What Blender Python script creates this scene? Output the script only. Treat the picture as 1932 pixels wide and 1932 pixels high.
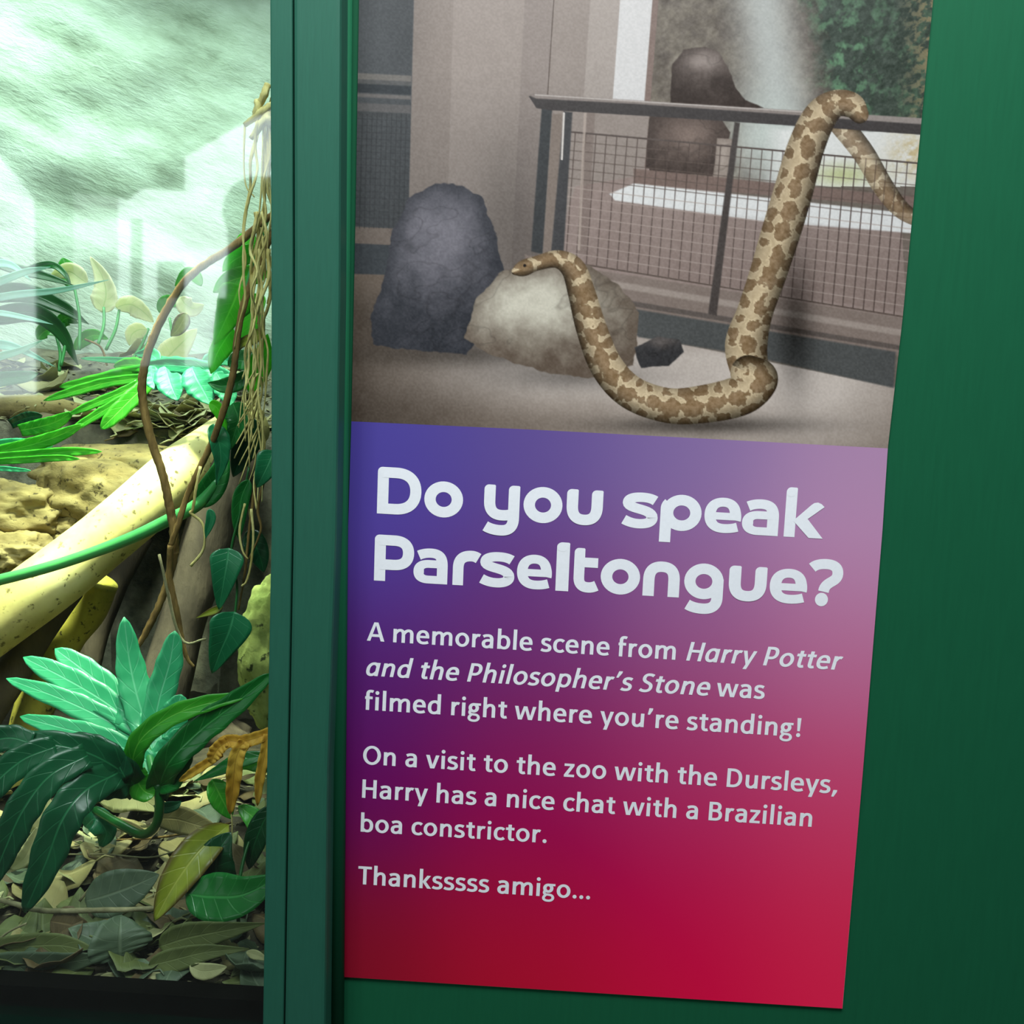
import bpy, bmesh, math, random
import numpy as np
from mathutils import Vector, Matrix, noise
from mathutils.geometry import tessellate_polygon

for o in list(bpy.data.objects):
    bpy.data.objects.remove(o)
SC = bpy.context.scene
COL = SC.collection
PI = math.pi

# ---------------------------------------------------------------- camera, world, lights, exposure
CAMROT = ((0.9984731225757144, -0.049862739711078984, 0.023772477414172453),
          (0.028613679666787534, 0.09874036010525758, -0.9947017636569317),
          (0.0472512521509073, 0.993863194043722, 0.10001635213994825))
CAMPOS = Vector((0.14719455, -0.70361023, 1.46666572))
FPX = 1700.0
cd = bpy.data.cameras.new('camera')
cam = bpy.data.objects.new('camera', cd)
COL.objects.link(cam)
cam.matrix_world = Matrix.Translation(CAMPOS) @ Matrix(CAMROT).to_4x4()
cd.sensor_width = 36.0
cd.lens = 36.0 * FPX / 1932.0
cd.clip_start = 0.01
SC.camera = cam

SC.view_settings.view_transform = 'Standard'
SC.view_settings.look = 'None'
SC.view_settings.gamma = 1.0
SC.view_settings.use_curve_mapping = False
SC.view_settings.exposure = 0.0

w = bpy.data.worlds.new('hall ambient fill')
SC.world = w
w.use_nodes = True
w.node_tree.nodes['Background'].inputs[0].default_value = (0.72, 0.9, 1.0, 1)
w.node_tree.nodes['Background'].inputs[1].default_value = 0.17  # even ambient fill added in place of light from the hall's open sides


def area(name, loc, aim, sx, sy, power, col, spread=180):
    l = bpy.data.lights.new(name, 'AREA')
    l.shape = 'RECTANGLE'
    l.size = sx
    l.size_y = sy
    l.energy = power
    l.color = col
    l.spread = math.radians(spread)
    o = bpy.data.objects.new(name, l)
    COL.objects.link(o)
    o.location = loc
    d = Vector(aim) - Vector(loc)
    o.rotation_euler = d.to_track_quat('-Z', 'Y').to_euler()
    return o


# hall skylight, and the lamps in the hood of the enclosure
area('hall_skylight', (0.12, -0.60, 2.70), (0.15, -0.12, 1.3), 1.2, 0.5, 46, (0.92, 0.985, 1.0))
area('vivarium_tube', (-0.75, 0.92, 2.45), (-0.70, 1.02, 1.3), 1.3, 0.3, 15.5, (0.77, 1.0, 0.89), 150)
area('vivarium_spot', (-0.36, 0.36, 2.35), (-0.45, 0.47, 1.31), 0.10, 0.10, 4.6, (0.90, 1.0, 0.76), 34)


def cray(px, py):
    d = Matrix(CAMROT) @ Vector(((px - 966.0) / FPX, (966.0 - py) / FPX, -1.0))
    return d


def at(px, py, y):
    """Point at distance y behind the panel seen at that place of the photograph."""
    d = cray(px, py)
    return CAMPOS + d * ((y - CAMPOS.y) / d.y)


def mpp(y):
    """metres a pixel spans at that depth"""
    return (y - CAMPOS.y) / FPX


# ---------------------------------------------------------------- helpers
def s2l(c):
    return tuple((x / 12.92 if x <= 0.04045 else ((x + 0.055) / 1.055) ** 2.4) for x in (v / 255.0 for v in c))


def tag(o, label=None, cat=None, group=None, kind=None):
    if label: o['label'] = label
    if cat: o['category'] = cat
    if group: o['group'] = group
    if kind: o['kind'] = kind
    return o


def mesh_obj(name, verts, faces, m=None, parent=None, smooth=False, uv=None):
    me = bpy.data.meshes.new(name)
    me.from_pydata([tuple(v) for v in verts], [], faces)
    if uv is not None:
        l = me.uv_layers.new(name='UVMap')
        for lp in me.loops:
            l.data[lp.index].uv = uv[lp.vertex_index]
    if smooth:
        me.polygons.foreach_set('use_smooth', [True] * len(me.polygons))
    me.update()
    o = bpy.data.objects.new(name, me)
    COL.objects.link(o)
    if m: me.materials.append(m)
    if parent: o.parent = parent
    return o


def empty(name, loc=(0, 0, 0)):
    o = bpy.data.objects.new(name, None)
    COL.objects.link(o)
    o.location = loc
    o.empty_display_size = 0.02
    return o


def adopt(child, parent):
    """parent a world-space mesh to an Empty without moving it"""
    off = parent.location
    child.data.transform(Matrix.Translation(-Vector(off)))
    child.parent = parent
    return child


class NT:
    def __init__(self, name):
        self.m = bpy.data.materials.new(name)
        self.m.use_nodes = True
        self.t = self.m.node_tree
        self.t.nodes.clear()
        self.out = self.n('ShaderNodeOutputMaterial')

    def n(self, typ, **kw):
        nd = self.t.nodes.new(typ)
        for k, v in kw.items():
            setattr(nd, k, v)
        return nd

    def l(self, a, b):
        self.t.links.new(a, b)

    def ramp(self, fac, stops, interp='LINEAR'):
        r = self.n('ShaderNodeValToRGB')
        r.color_ramp.interpolation = interp
        e = r.color_ramp.elements
        while len(e) < len(stops): e.new(0.5)
        for k, (p, c) in enumerate(stops):
            e[k].position = p
            e[k].color = (*c[:3], 1)
        self.l(fac, r.inputs[0])
        return r.outputs[0]

    def noise(self, vec, scale, detail=4, rough=0.55):
        nz = self.n('ShaderNodeTexNoise')
        nz.inputs['Scale'].default_value = scale
        nz.inputs['Detail'].default_value = detail
        nz.inputs['Roughness'].default_value = rough
        if vec is not None: self.l(vec, nz.inputs['Vector'])
        return nz.outputs[0]

    def mapping(self, src, scale=(1, 1, 1), rot=(0, 0, 0)):
        mp = self.n('ShaderNodeMapping')
        mp.inputs['Scale'].default_value = scale
        mp.inputs['Rotation'].default_value = rot
        self.l(src, mp.inputs[0])
        return mp.outputs[0]

    def math(self, op, a, b=None):
        nd = self.n('ShaderNodeMath', operation=op)
        for k, v in enumerate((a, b)):
            if v is None: continue
            if isinstance(v, (int, float)): nd.inputs[k].default_value = v
            else: self.l(v, nd.inputs[k])
        return nd.outputs[0]

    def bump(self, h, strength, dist=0.01):
        b = self.n('ShaderNodeBump')
        b.inputs['Strength'].default_value = strength
        b.inputs['Distance'].default_value = dist
        self.l(h, b.inputs['Height'])
        return b.outputs[0]

    def bsdf(self, col, rough=0.5, normal=None, spec=0.5, coat=0.0):
        p = self.n('ShaderNodeBsdfPrincipled')
        if hasattr(col, 'links') or hasattr(col, 'is_linked'): self.l(col, p.inputs['Base Color'])
        else: p.inputs['Base Color'].default_value = (*col[:3], 1)
        if hasattr(rough, 'is_linked'): self.l(rough, p.inputs['Roughness'])
        else: p.inputs['Roughness'].default_value = rough
        p.inputs['Specular IOR Level'].default_value = spec
        p.inputs['Coat Weight'].default_value = coat
        if normal is not None: self.l(normal, p.inputs['Normal'])
        return p

    def finish(self, p):
        self.l(p.outputs[0], self.out.inputs[0])
        return self.m

    def obj(self):
        return self.n('ShaderNodeTexCoord').outputs['Object']

    def uv(self):
        return self.n('ShaderNodeTexCoord').outputs['UV']


def painted(name, col, var=0.12, rough=0.45, spec=0.3, scale=60, bump=0.05, stretch=(1, 1, 1)):
    t = NT(name)
    v = t.mapping(t.obj(), stretch)
    f = t.noise(v, scale, 5)
    c = t.ramp(f, [(0.3, [x * (1 - var) for x in col]), (0.7, [x * (1 + var) for x in col])])
    return t.finish(t.bsdf(c, rough, t.bump(f, bump, 0.002), spec))


def bark(name, stops, scale=14, stretch=(1, 1, 1), rough=0.75, bump=0.5, spots=None, spec=0.25):
    t = NT(name)
    v = t.mapping(t.obj(), stretch)
    f = t.noise(v, scale, 8, 0.62)
    c = t.ramp(f, stops)
    if spots:
        s = t.noise(t.obj(), 90, 3, 0.6)
        k = t.ramp(s, [(0.60, (0, 0, 0)), (0.68, (1, 1, 1))])
        mx = t.n('ShaderNodeMixRGB')
        t.l(k, mx.inputs[0]); t.l(c, mx.inputs[1])
        mx.inputs[2].default_value = (*spots, 1)
        c = mx.outputs[0]
    return t.finish(t.bsdf(c, rough, t.bump(f, bump, 0.01), spec))


def leafmat(name, c1, c2, vein, rough=0.32, trans=0.35, edge=None, spec=0.5, nveins=7):
    """leaf blade: UV u = -1..1 across (stored 0..1), v along; pale midrib and side veins, light passes through"""
    t = NT(name)
    uv = t.uv()
    sx = t.n('ShaderNodeSeparateXYZ')
    t.l(uv, sx.inputs[0])
    a = t.math('ABSOLUTE', t.math('SUBTRACT', sx.outputs[0], 0.5))          # 0..0.5 from midrib
    ph = t.math('SUBTRACT', t.math('MULTIPLY', sx.outputs[1], nveins), t.math('MULTIPLY', a, 2.2))
    fr = t.math('ABSOLUTE', t.math('SUBTRACT', t.math('FRACT', ph), 0.5))
    side = t.ramp(fr, [(0.0, (0.55, 0.55, 0.55)), (0.07, (0, 0, 0))])
    mid = t.ramp(a, [(0.012, (1, 1, 1)), (0.04, (0, 0, 0))])
    vn = t.math('MAXIMUM', side, mid)
    f = t.noise(t.obj(), 22, 5)
    base = t.ramp(f, [(0.3, c1), (0.7, c2)])
    if edge:
        ke = t.ramp(t.math('ADD', a, t.math('MULTIPLY', f, 0.25)), [(0.42, (0, 0, 0)), (0.6, (1, 1, 1))])
        me = t.n('ShaderNodeMixRGB'); t.l(ke, me.inputs[0]); t.l(base, me.inputs[1]); me.inputs[2].default_value = (*edge, 1)
        base = me.outputs[0]
    mx = t.n('ShaderNodeMixRGB')
    t.l(t.math('MULTIPLY', vn, 0.55), mx.inputs[0]); t.l(base, mx.inputs[1])
    mx.inputs[2].default_value = (*vein, 1)
    p = t.bsdf(mx.outputs[0], rough, t.bump(t.math('MULTIPLY', vn, -1.0), 0.25, 0.002), spec)
    tr = t.n('ShaderNodeBsdfTranslucent')
    t.l(mx.outputs[0], tr.inputs[0])
    ms = t.n('ShaderNodeMixShader')
    ms.inputs[0].default_value = trans
    t.l(p.outputs[0], ms.inputs[1]); t.l(tr.outputs[0], ms.inputs[2])
    t.l(ms.outputs[0], t.out.inputs[0])
    return t.m


def printmat(name, rough=0.38, spec=0.5):
    t = NT(name)
    a = t.n('ShaderNodeVertexColor')
    a.layer_name = 'print'
    f = t.noise(t.obj(), 1500, 2)
    return t.finish(t.bsdf(a.outputs[0], rough, t.bump(f, 0.03, 0.0005), spec))


# ---------------------------------------------------------------- materials
M = {}
M['green_panel'] = painted('green painted board', (0.0075, 0.090, 0.040), 0.05, 0.55, 0.12, 90, 0.04, (3, 1, 0.25))
M['green_post'] = painted('blue green painted wood', (0.017, 0.096, 0.062), 0.05, 0.5, 0.2, 120, 0.10, (4, 1, 0.3))
M['dark_sill'] = painted('black sill', (0.0025, 0.0025, 0.002), 0.3, 0.9, 0.0, 40, 0.1)
M['hall_floor'] = painted('hall floor', (0.09, 0.09, 0.085), 0.2, 0.5, 0.3, 8, 0.05)
M['hall_wall'] = painted('hall rear wall', (0.16, 0.18, 0.17), 0.1, 0.7, 0.2, 6, 0.05)
M['sheet'] = painted('white plastic sheet', (0.7, 0.7, 0.7), 0.02, 0.4, 0.5, 200, 0.02)
M['ink'] = painted('white printed ink', (0.81, 0.81, 0.85), 0.02, 0.42, 0.4, 400, 0.01)
M['soil'] = bark('dark soil', [(0.35, (0.012, 0.010, 0.006)), (0.65, (0.05, 0.042, 0.022))], 30, bump=0.8)
M['shelf_soil'] = bark('pale dusty soil', [(0.3, (0.03, 0.028, 0.018)), (0.7, (0.20, 0.18, 0.12))], 26, bump=0.9)


def rockwall():
    t = NT('sprayed rock wall')
    o = t.obj()
    v = t.mapping(t.mapping(o, (1, 1, 1), (0, math.radians(-23), 0)), (1.0, 1.0, 3.2))
    f1 = t.noise(v, 5.5, 10, 0.66)
    f2 = t.noise(t.mapping(t.mapping(o, (1, 1, 1), (0, math.radians(-23), 0)), (1, 1, 1.7)), 1.8, 4, 0.5)
    f3 = t.noise(v, 34, 5, 0.7)
    f = t.math('ADD', t.math('MULTIPLY', f1, 0.75), t.math('MULTIPLY', f2, 0.25))
    c = t.ramp(f, [(0.32, s2l((124, 138, 116))), (0.46, s2l((166, 182, 162))), (0.66, s2l((196, 212, 196)))])
    h = t.math('ADD', t.math('ADD', t.math('MULTIPLY', f1, 1.0), t.math('MULTIPLY', f2, 0.8)), t.math('MULTIPLY', f3, 0.5))
    return t.finish(t.bsdf(c, 0.8, t.bump(h, 0.42, 0.05), 0.15))


M['rockwall'] = rockwall()
M['pale_log'] = bark('pale smooth limb', [(0.3, s2l((140, 128, 70))), (0.55, s2l((186, 176, 112))), (0.8, s2l((212, 204, 150)))], 7, (1, 1, 1), 0.6, 0.18, s2l((92, 84, 44)))
M['yellow_log'] = bark('yellow lichen limb', [(0.3, s2l((96, 92, 34))), (0.6, s2l((168, 158, 62))), (0.8, s2l((190, 180, 84)))], 12, (1, 1, 0.6), 0.7, 0.3, s2l((60, 56, 24)))
M['grey_log'] = bark('grey brown bark', [(0.3, s2l((36, 30, 24))), (0.6, s2l((76, 67, 53))), (0.8, s2l((100, 90, 72)))], 16, (1, 1, 0.35), 0.85, 0.7)
M['ochre_rock'] = bark('ochre stone', [(0.3, s2l((74, 64, 38))), (0.52, s2l((138, 122, 76))), (0.75, s2l((172, 158, 108)))], 9, (1, 1, 1.8), 0.85, 0.7, s2l((70, 60, 34)))
M['moss_rock'] = bark('yellow green stone', [(0.3, s2l((96, 112, 50))), (0.6, s2l((160, 170, 96))), (0.8, s2l((184, 190, 122)))], 18, (1, 1, 1), 0.9, 0.5, s2l((52, 60, 30)))
M['vine'] = bark('brown woody vine', [(0.3, s2l((72, 52, 22))), (0.6, s2l((140, 112, 62))), (0.8, s2l((176, 150, 96)))], 60, (1, 1, 0.3), 0.7, 0.6)
M['root'] = bark('straw aerial root', [(0.3, s2l((150, 132, 62))), (0.7, s2l((236, 224, 152)))], 60, (1, 1, 0.4), 0.7, 0.5)
M['stem'] = bark('smooth green stem', [(0.3, s2l((40, 118, 60))), (0.7, s2l((76, 160, 84)))], 10, (1, 1, 1), 0.35, 0.05, None, 0.4)
M['petiole'] = bark('dark green petiole', [(0.3, s2l((12, 66, 24))), (0.7, s2l((24, 96, 36)))], 10, (1, 1, 1), 0.35, 0.05, None, 0.4)
M['twig'] = bark('dry twig', [(0.3, s2l((86, 82, 58))), (0.7, s2l((150, 144, 108)))], 40, (1, 1, 1), 0.8, 0.3)
G = lambda *c: s2l(c)
M['teal_leaf'] = leafmat('teal lobed leaf', G(44, 158, 104), G(72, 184, 128), G(130, 214, 170), 0.34, 0.2)
M['bright_leaf'] = leafmat('fresh green leaf', G(44, 152, 34), G(84, 190, 54), G(140, 220, 90), 0.36, 0.4)
M['deep_leaf'] = leafmat('deep green leaf', G(14, 92, 34), G(24, 120, 44), G(70, 160, 80), 0.3, 0.2)
M['mid_teal'] = leafmat('glossy teal lobe', G(30, 124, 82), G(48, 148, 104), G(90, 184, 140), 0.5, 0.2, None, 0.3)
M['hang_leaf'] = leafmat('hanging fresh leaf', G(64, 184, 24), G(112, 214, 50), G(150, 230, 90), 0.36, 0.55)
M['lobe_leaf'] = leafmat('dark teal lobed leaf', G(11, 64, 38), G(21, 90, 54), G(50, 132, 84), 0.34, 0.12)
M['dark_leaf'] = leafmat('dark green leaf', G(8, 52, 24), G(12, 70, 36), G(30, 104, 56), 0.3, 0.1)
M['heart_leaf'] = leafmat('blue green heart leaf', G(22, 104, 66), G(34, 128, 80), G(70, 158, 108), 0.36, 0.2)
M['cream_leaf'] = leafmat('cream variegated leaf', G(226, 230, 176), G(250, 248, 214), G(190, 214, 130), 0.4, 0.5, G(250, 246, 216))
M['strap_leaf'] = leafmat('dark strap leaf', G(12, 76, 26), G(26, 104, 40), G(56, 130, 60), 0.3, 0.2, None, 0.5, 1)
M['pale_strap'] = leafmat('pale blue green strap leaf', G(120, 190, 168), G(170, 220, 200), G(200, 235, 220), 0.4, 0.3, None, 0.5, 1)
M['dead_yellow'] = leafmat('withered yellow leaf', G(214, 158, 30), G(244, 206, 84), G(176, 116, 30), 0.6, 0.45)
M['lime_leaf'] = leafmat('yellowing leaf', G(110, 124, 26), G(166, 176, 52), G(190, 190, 90), 0.4, 0.3, G(92, 74, 24))
DRY = [leafmat('dry tan leaf', G(122, 112, 68), G(156, 146, 96), G(170, 160, 112), 0.7, 0.15),
       leafmat('dry brown leaf', G(66, 54, 30), G(102, 86, 52), G(120, 102, 66), 0.7, 0.12),
       leafmat('dry olive leaf', G(70, 80, 38), G(102, 112, 60), G(122, 130, 82), 0.65, 0.15),
       leafmat('dry grey green leaf', G(58, 76, 56), G(90, 106, 80), G(112, 126, 100), 0.55, 0.15),
       leafmat('dry pale leaf', G(156, 156, 106), G(188, 186, 138), G(170, 168, 120), 0.7, 0.2)]


def emission(name, col, strength):
    t = NT(name)
    e = t.n('ShaderNodeEmission')
    f = t.noise(t.obj(), 1.5, 2)
    c = t.ramp(f, [(0.3, [x * 0.92 for x in col]), (0.7, col)])
    t.l(c, e.inputs[0])
    e.inputs[1].default_value = strength
    t.l(e.outputs[0], t.out.inputs[0])
    return t.m


M['daylight'] = emission('daylit frosted window', (0.86, 1.0, 1.0), 7.0)
M['daylight_dim'] = emission('dim daylit frosted window', (0.88, 1.0, 0.98), 2.2)


def glassmat():
    t = NT('clear window glass')
    lw = t.n('ShaderNodeLayerWeight')
    lw.inputs[0].default_value = 0.5
    r = t.math('ADD', t.math('MULTIPLY', t.math('POWER', lw.outputs['Facing'], 5.0), 0.95), 0.042)
    tr = t.n('ShaderNodeBsdfTransparent')
    tr.inputs[0].default_value = (0.97, 1.0, 0.985, 1)
    g = t.n('ShaderNodeBsdfGlossy')
    g.inputs['Roughness'].default_value = 0.03
    ms = t.n('ShaderNodeMixShader')
    t.l(r, ms.inputs[0]); t.l(tr.outputs[0], ms.inputs[1]); t.l(g.outputs[0], ms.inputs[2])
    t.l(ms.outputs[0], t.out.inputs[0])
    return t.m


M['glass'] = glassmat()


# ---------------------------------------------------------------- geometry builders
def box(x0, x1, y0, y1, z0, z1):
    v = [(x, y, z) for z in (z0, z1) for y in (y0, y1) for x in (x0, x1)]
    f = [(0, 2, 3, 1), (4, 5, 7, 6), (0, 1, 5, 4), (2, 6, 7, 3), (0, 4, 6, 2), (1, 3, 7, 5)]
    return v, f


def prism(front, depth, direction=Vector((0, 1, 0))):
    """closed slab: front polygon (world points) swept by depth along direction"""
    n = len(front)
    v = [Vector(p) for p in front] + [Vector(p) + direction * depth for p in front]
    f = [tuple(range(n)), tuple(range(2 * n - 1, n - 1, -1))]
    for i in range(n):
        j = (i + 1) % n
        f.append((i, i + n, j + n, j))
    return v, f


def smooth_path(pts, sub=6):
    """Catmull-Rom through the points (each a tuple of any length)"""
    P = [np.array(p, float) for p in pts]
    if len(P) == 2:
        return [P[0] + (P[1] - P[0]) * k / sub for k in range(sub + 1)]
    out = []
    for i in range(len(P) - 1):
        a = P[i - 1] if i else 2 * P[0] - P[1]
        b, c = P[i], P[i + 1]
        d = P[i + 2] if i + 2 < len(P) else 2 * P[-1] - P[-2]
        for k in range(sub):
            t = k / sub
            out.append(0.5 * ((2 * b) + (c - a) * t + (2 * a - 5 * b + 4 * c - d) * t * t + (3 * b - a - 3 * c + d) * t ** 3))
    out.append(P[-1])
    return out


def tube_data(path, sides=8, rough=0.0, seed=0, freq=60.0):
    """path: list of (x, y, z, r)"""
    v, f = [], []
    up = None
    n = len(path)
    for i, p in enumerate(path):
        c = Vector(p[:3])
        a = Vector(path[max(i - 1, 0)][:3]); b = Vector(path[min(i + 1, n - 1)][:3])
        t = (b - a).normalized()
        if up is None:
            up = t.orthogonal().normalized()
        up = (up - t * up.dot(t)).normalized()
        s = t.cross(up)
        for k in range(sides):
            an = 2 * PI * k / sides
            d = up * math.cos(an) + s * math.sin(an)
            r = p[3]
            q = c + d * r
            if rough:
                r *= 1 + rough * noise.noise(q * freq + Vector((seed * 3.7, 0, 0)))
                q = c + d * r
            v.append(q)
    for i in range(n - 1):
        for k in range(sides):
            k2 = (k + 1) % sides
            f.append((i * sides + k, i * sides + k2, (i + 1) * sides + k2, (i + 1) * sides + k))
    f.append(tuple(range(sides - 1, -1, -1)))
    f.append(tuple((n - 1) * sides + k for k in range(sides)))
    return v, f


def pxpath(pts):
    """(px, py, Y, radius in px) -> world x, y, z, r"""
    out = []
    for p in pts:
        q = at(p[0], p[1], p[2])
        out.append((q.x, q.y, q.z, p[3] * mpp(p[2])))
    return out


def tube_px(name, pts, m, parent=None, sides=8, rough=0.0, sub=6, seed=0, freq=60.0):
    v, f = tube_data(smooth_path(pxpath(pts), sub), sides, rough, seed, freq)
    return mesh_obj(name, v, f, m, None, True) if parent is None else adopt(mesh_obj(name, v, f, m, None, True), parent)


def merge(parts):
    V, F, U = [], [], []
    for p in parts:
        b = len(V)
        V += list(p[0])
        F += [tuple(i + b for i in q) for q in p[1]]
        if len(p) > 2: U += p[2]
    return (V, F, U) if U else (V, F)


def blade_data(path, cross=7, fold=0.25, tilt=0.0, wave=0.0, seed=0, ref=None, thick=0.0006):
    """leaf blade along path [(x, y, z, halfwidth)]; the sides are perpendicular to the rib and to ref (default: the way the rib is seen)."""
    v, f, u = [], [], []
    n = len(path)
    sgrid = [(-1 + 2 * k / (cross - 1)) for k in range(cross)]
    L = 0.0
    for i, p in enumerate(path):
        c = Vector(p[:3])
        a = Vector(path[max(i - 1, 0)][:3]); b = Vector(path[min(i + 1, n - 1)][:3])
        t = (b - a).normalized()
        view = ref if ref is not None else (CAMPOS - c).normalized()
        s = t.cross(view)
        if s.length < 1e-4: s = t.orthogonal()
        s.normalize()
        nn = s.cross(t).normalized()
        if nn.dot(view) < 0: nn = -nn
        if tilt:
            R = Matrix.Rotation(tilt, 3, t)
            s = R @ s; nn = R @ nn
        for g in sgrid:
            wv = wave * p[3] * math.sin(i * 1.7 + seed + (2.0 if g > 0 else 0)) * abs(g)
            q = c + s * (g * p[3]) + nn * (fold * p[3] * (abs(g) ** 1.3) + wv)
            v.append(q); u.append((0.5 + 0.5 * g, i / (n - 1)))
    for i in range(n - 1):
        for k in range(cross - 1):
            f.append((i * cross + k, i * cross + k + 1, (i + 1) * cross + k + 1, (i + 1) * cross + k))
    return v, f, u


def solid(o, t=0.0006):
    md = o.modifiers.new('thickness', 'SOLIDIFY')
    md.thickness = t
    md.offset = 0
    return o


PROFILE = {
    'oval': lambda t: math.sin(PI * min(1, t ** 0.8)) ** 0.75,
    'lance': lambda t: (math.sin(PI * t ** 0.62)) ** 0.9,
    'heart': lambda t: math.sin(PI / 2 * min(1.0, t / 0.30)) ** 0.6 * (max(0.0, 1 - t) ** 0.72) * 1.2,
    'strap': lambda t: min(1, 0.4 + t * 3) * (1 - t ** 3.5),
    'finger': lambda t: (0.78 + 0.22 * math.sin(PI * min(1, t * 1.1))) * (1 - t ** 7) ** 0.6,
}


def leaf_px(name, pts, width, m, parent=None, prof='oval', cross=9, fold=0.2, tilt=0.0, wave=0.0, sub=7, seed=0):
    """pts: [(px, py, Y)], width = greatest half width in px"""
    P = smooth_path([(*p, 0.0) for p in pts], sub)
    n = len(P)
    W = PROFILE[prof]
    path = []
    for i, p in enumerate(P):
        q = at(p[0], p[1], p[2])
        path.append((q.x, q.y, q.z, max(0.0004, width * W(i / (n - 1)) * mpp(p[2]))))
    v, f, u = blade_data(path, cross, fold, tilt, wave, seed)
    o = solid(mesh_obj(name, v, f, m, None, True, u))
    if parent is not None: adopt(o, parent)
    return o


def lobed_px(name, rib, lobes, m, parent=None, fold=0.15, ribw=16, seed=0, wave=0.035, prof='finger'):
    """one lobed blade: rib [(px,py,Y)] and fingers, each ([(px,py,Y)...], half width px)"""
    parts = []
    for k, (pts, wd) in enumerate([(rib, ribw)] + list(lobes)):
        P = smooth_path([(*p, 0.0) for p in pts], 7)
        n = len(P)
        path = []
        for i, p in enumerate(P):
            t = i / (n - 1)
            q = at(p[0], p[1], p[2] - 0.0006 * k)
            ww = wd * PROFILE[prof](t) * (1 + 0.05 * math.sin(i * 1.3 + seed + k))
            path.append((q.x, q.y, q.z, max(0.0005, ww * mpp(p[2]))))
        parts.append(blade_data(path, 7, fold, 0.0, wave, seed + k))
    v, f, u = merge(parts)
    o = solid(mesh_obj(name, v, f, m, None, True, u))
    if parent is not None: adopt(o, parent)
    return o


def rock_data(c, r, seed, sub=4, amp=0.35, fr=1.6, squash=(1, 1, 1)):
    bm = bmesh.new()
    bmesh.ops.create_icosphere(bm, subdivisions=sub, radius=1.0)
    off = Vector((seed * 7.3, seed * 3.1, seed * 5.7))
    for vt in bm.verts:
        d = vt.co.normalized()
        k = 1 + amp * noise.fractal(d * fr + off, 0.9, 2.1, 5) 
        vt.co = Vector((d.x * r * squash[0], d.y * r * squash[1], d.z * r * squash[2])) * k + Vector(c)
    v = [vt.co.copy() for vt in bm.verts]
    f = [tuple(x.index for x in fc.verts) for fc in bm.faces]
    bm.free()
    return v, f


# ================================================================ SETTING
# hall behind the viewer
tag(mesh_obj('floor', *box(-4.5, 4.5, -4.3, 0.0, -0.1, 0.0), M['hall_floor']), 'dark grey hall floor in front of the green panel', 'floor', None, 'structure')
tag(mesh_obj('wall_rear', *box(-4.5, 4.5, -4.3, -4.2, 0.0, 3.3), M['hall_wall']), 'pale grey rear wall of the hall facing the green panel', 'wall', None, 'structure')

# green panel carrying the poster
PX0 = at(596, 966, 0.0).x
tag(mesh_obj('wall_front', *box(PX0, 2.6, 0.0, 0.03, 0.0, 3.3), M['green_panel']), 'flat green painted panel wall behind the poster', 'wall', None, 'structure')

# window: post with two boards, sill, glass
YP = -0.030


def pxpoly(pts, y):
    return [at(px, py, y) for px, py in pts]


def lin(p, q, y):
    return p[0] + (q[0] - p[0]) * (y - p[1]) / (q[1] - p[1])


win = empty('window_1', (-0.2, 0.0, 1.0))
tag(win, 'glazed vivarium front with green frame left of the poster', 'window', None, 'structure')


def board(name, xl, xr, y, depth, parent, m, z0=-900, z1=2750, bev=0.0015):
    """upright board between two picture edges xl, xr = ((x, y), (x, y)), continued past the frame"""
    ys = [z0, 0, 560, 1000, 1460, 1932, z1]
    lft = [(xl(a), a) for a in ys]
    rgt = [(xr(a), a) for a in ys]
    v, f = prism(pxpoly(lft, y) + pxpoly(rgt[::-1], y), depth)
    o = mesh_obj(name, v, f, m)
    b = o.modifiers.new('edge', 'BEVEL')
    b.width = bev
    b.segments = 2
    b.limit_method = 'ANGLE'
    adopt(o, parent)
    return o


def interp(ys, xs):
    def fn(y):
        if y <= ys[0]: return xs[0] + (xs[1] - xs[0]) * (y - ys[0]) / (ys[1] - ys[0]) * 0.5
        if y >= ys[-1]: return xs[-1] + (xs[-1] - xs[-2]) * (y - ys[-1]) / (ys[-1] - ys[-2]) * 0.5
        return float(np.interp(y, ys, xs))
    return fn


eL = interp([0, 560, 1000, 1460, 1932], [509, 511.5, 511.5, 503, 495.5])
eG = interp([0, 560, 1000, 1460, 1932], [552, 553, 551, 542.5, 535])
eR = interp([0, 560, 1000, 1500, 1932], [643, 640.5, 634, 617, 613])
board('glazing_bead', eL, lambda y: eG(y) - 0.9, YP - 0.004, 0.050, win, M['green_post'], bev=0.0012)
board('frame_board', lambda y: eG(y) + 0.9, eR, YP - 0.004, 0.0335, win, M['green_post'], bev=0.003)
# small quarter bead in the corner between post and panel
p0, p1 = at(655, -900, -0.006), at(628, 2750, -0.006)
v, f = tube_data([(*p0, 0.0065), (*p1, 0.0065)], 12)
adopt(mesh_obj('corner_bead', v, f, M['green_panel'], None, True), win)
gx1 = at(505, 900, 0.02).x
pane = adopt(mesh_obj('glass_pane', *box(-2.4, gx1 + 0.012, 0.004, 0.010, 0.92, 2.75), M['glass']), win)
tag(pane, 'clear glass pane with pale reflections of the hall')
adopt(mesh_obj('frame_sill', *box(-2.4, gx1 + 0.012, -0.03, 0.03, 0.0, 0.92), M['green_post']), win)
adopt(mesh_obj('frame_head', *box(-2.4, gx1 + 0.012, -0.03, 0.03, 2.75, 3.3), M['green_post']), win)

# daylit openings in the rear wall: seen as pale reflections in the glass (image of the hall at YV behind the pane)
YG = 0.004
YREAR = -4.15
YV = 2 * YG - YREAR


def reflected(px, py):
    q = at(px, py, YV)
    return Vector((q.x, YREAR, q.z))


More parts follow.
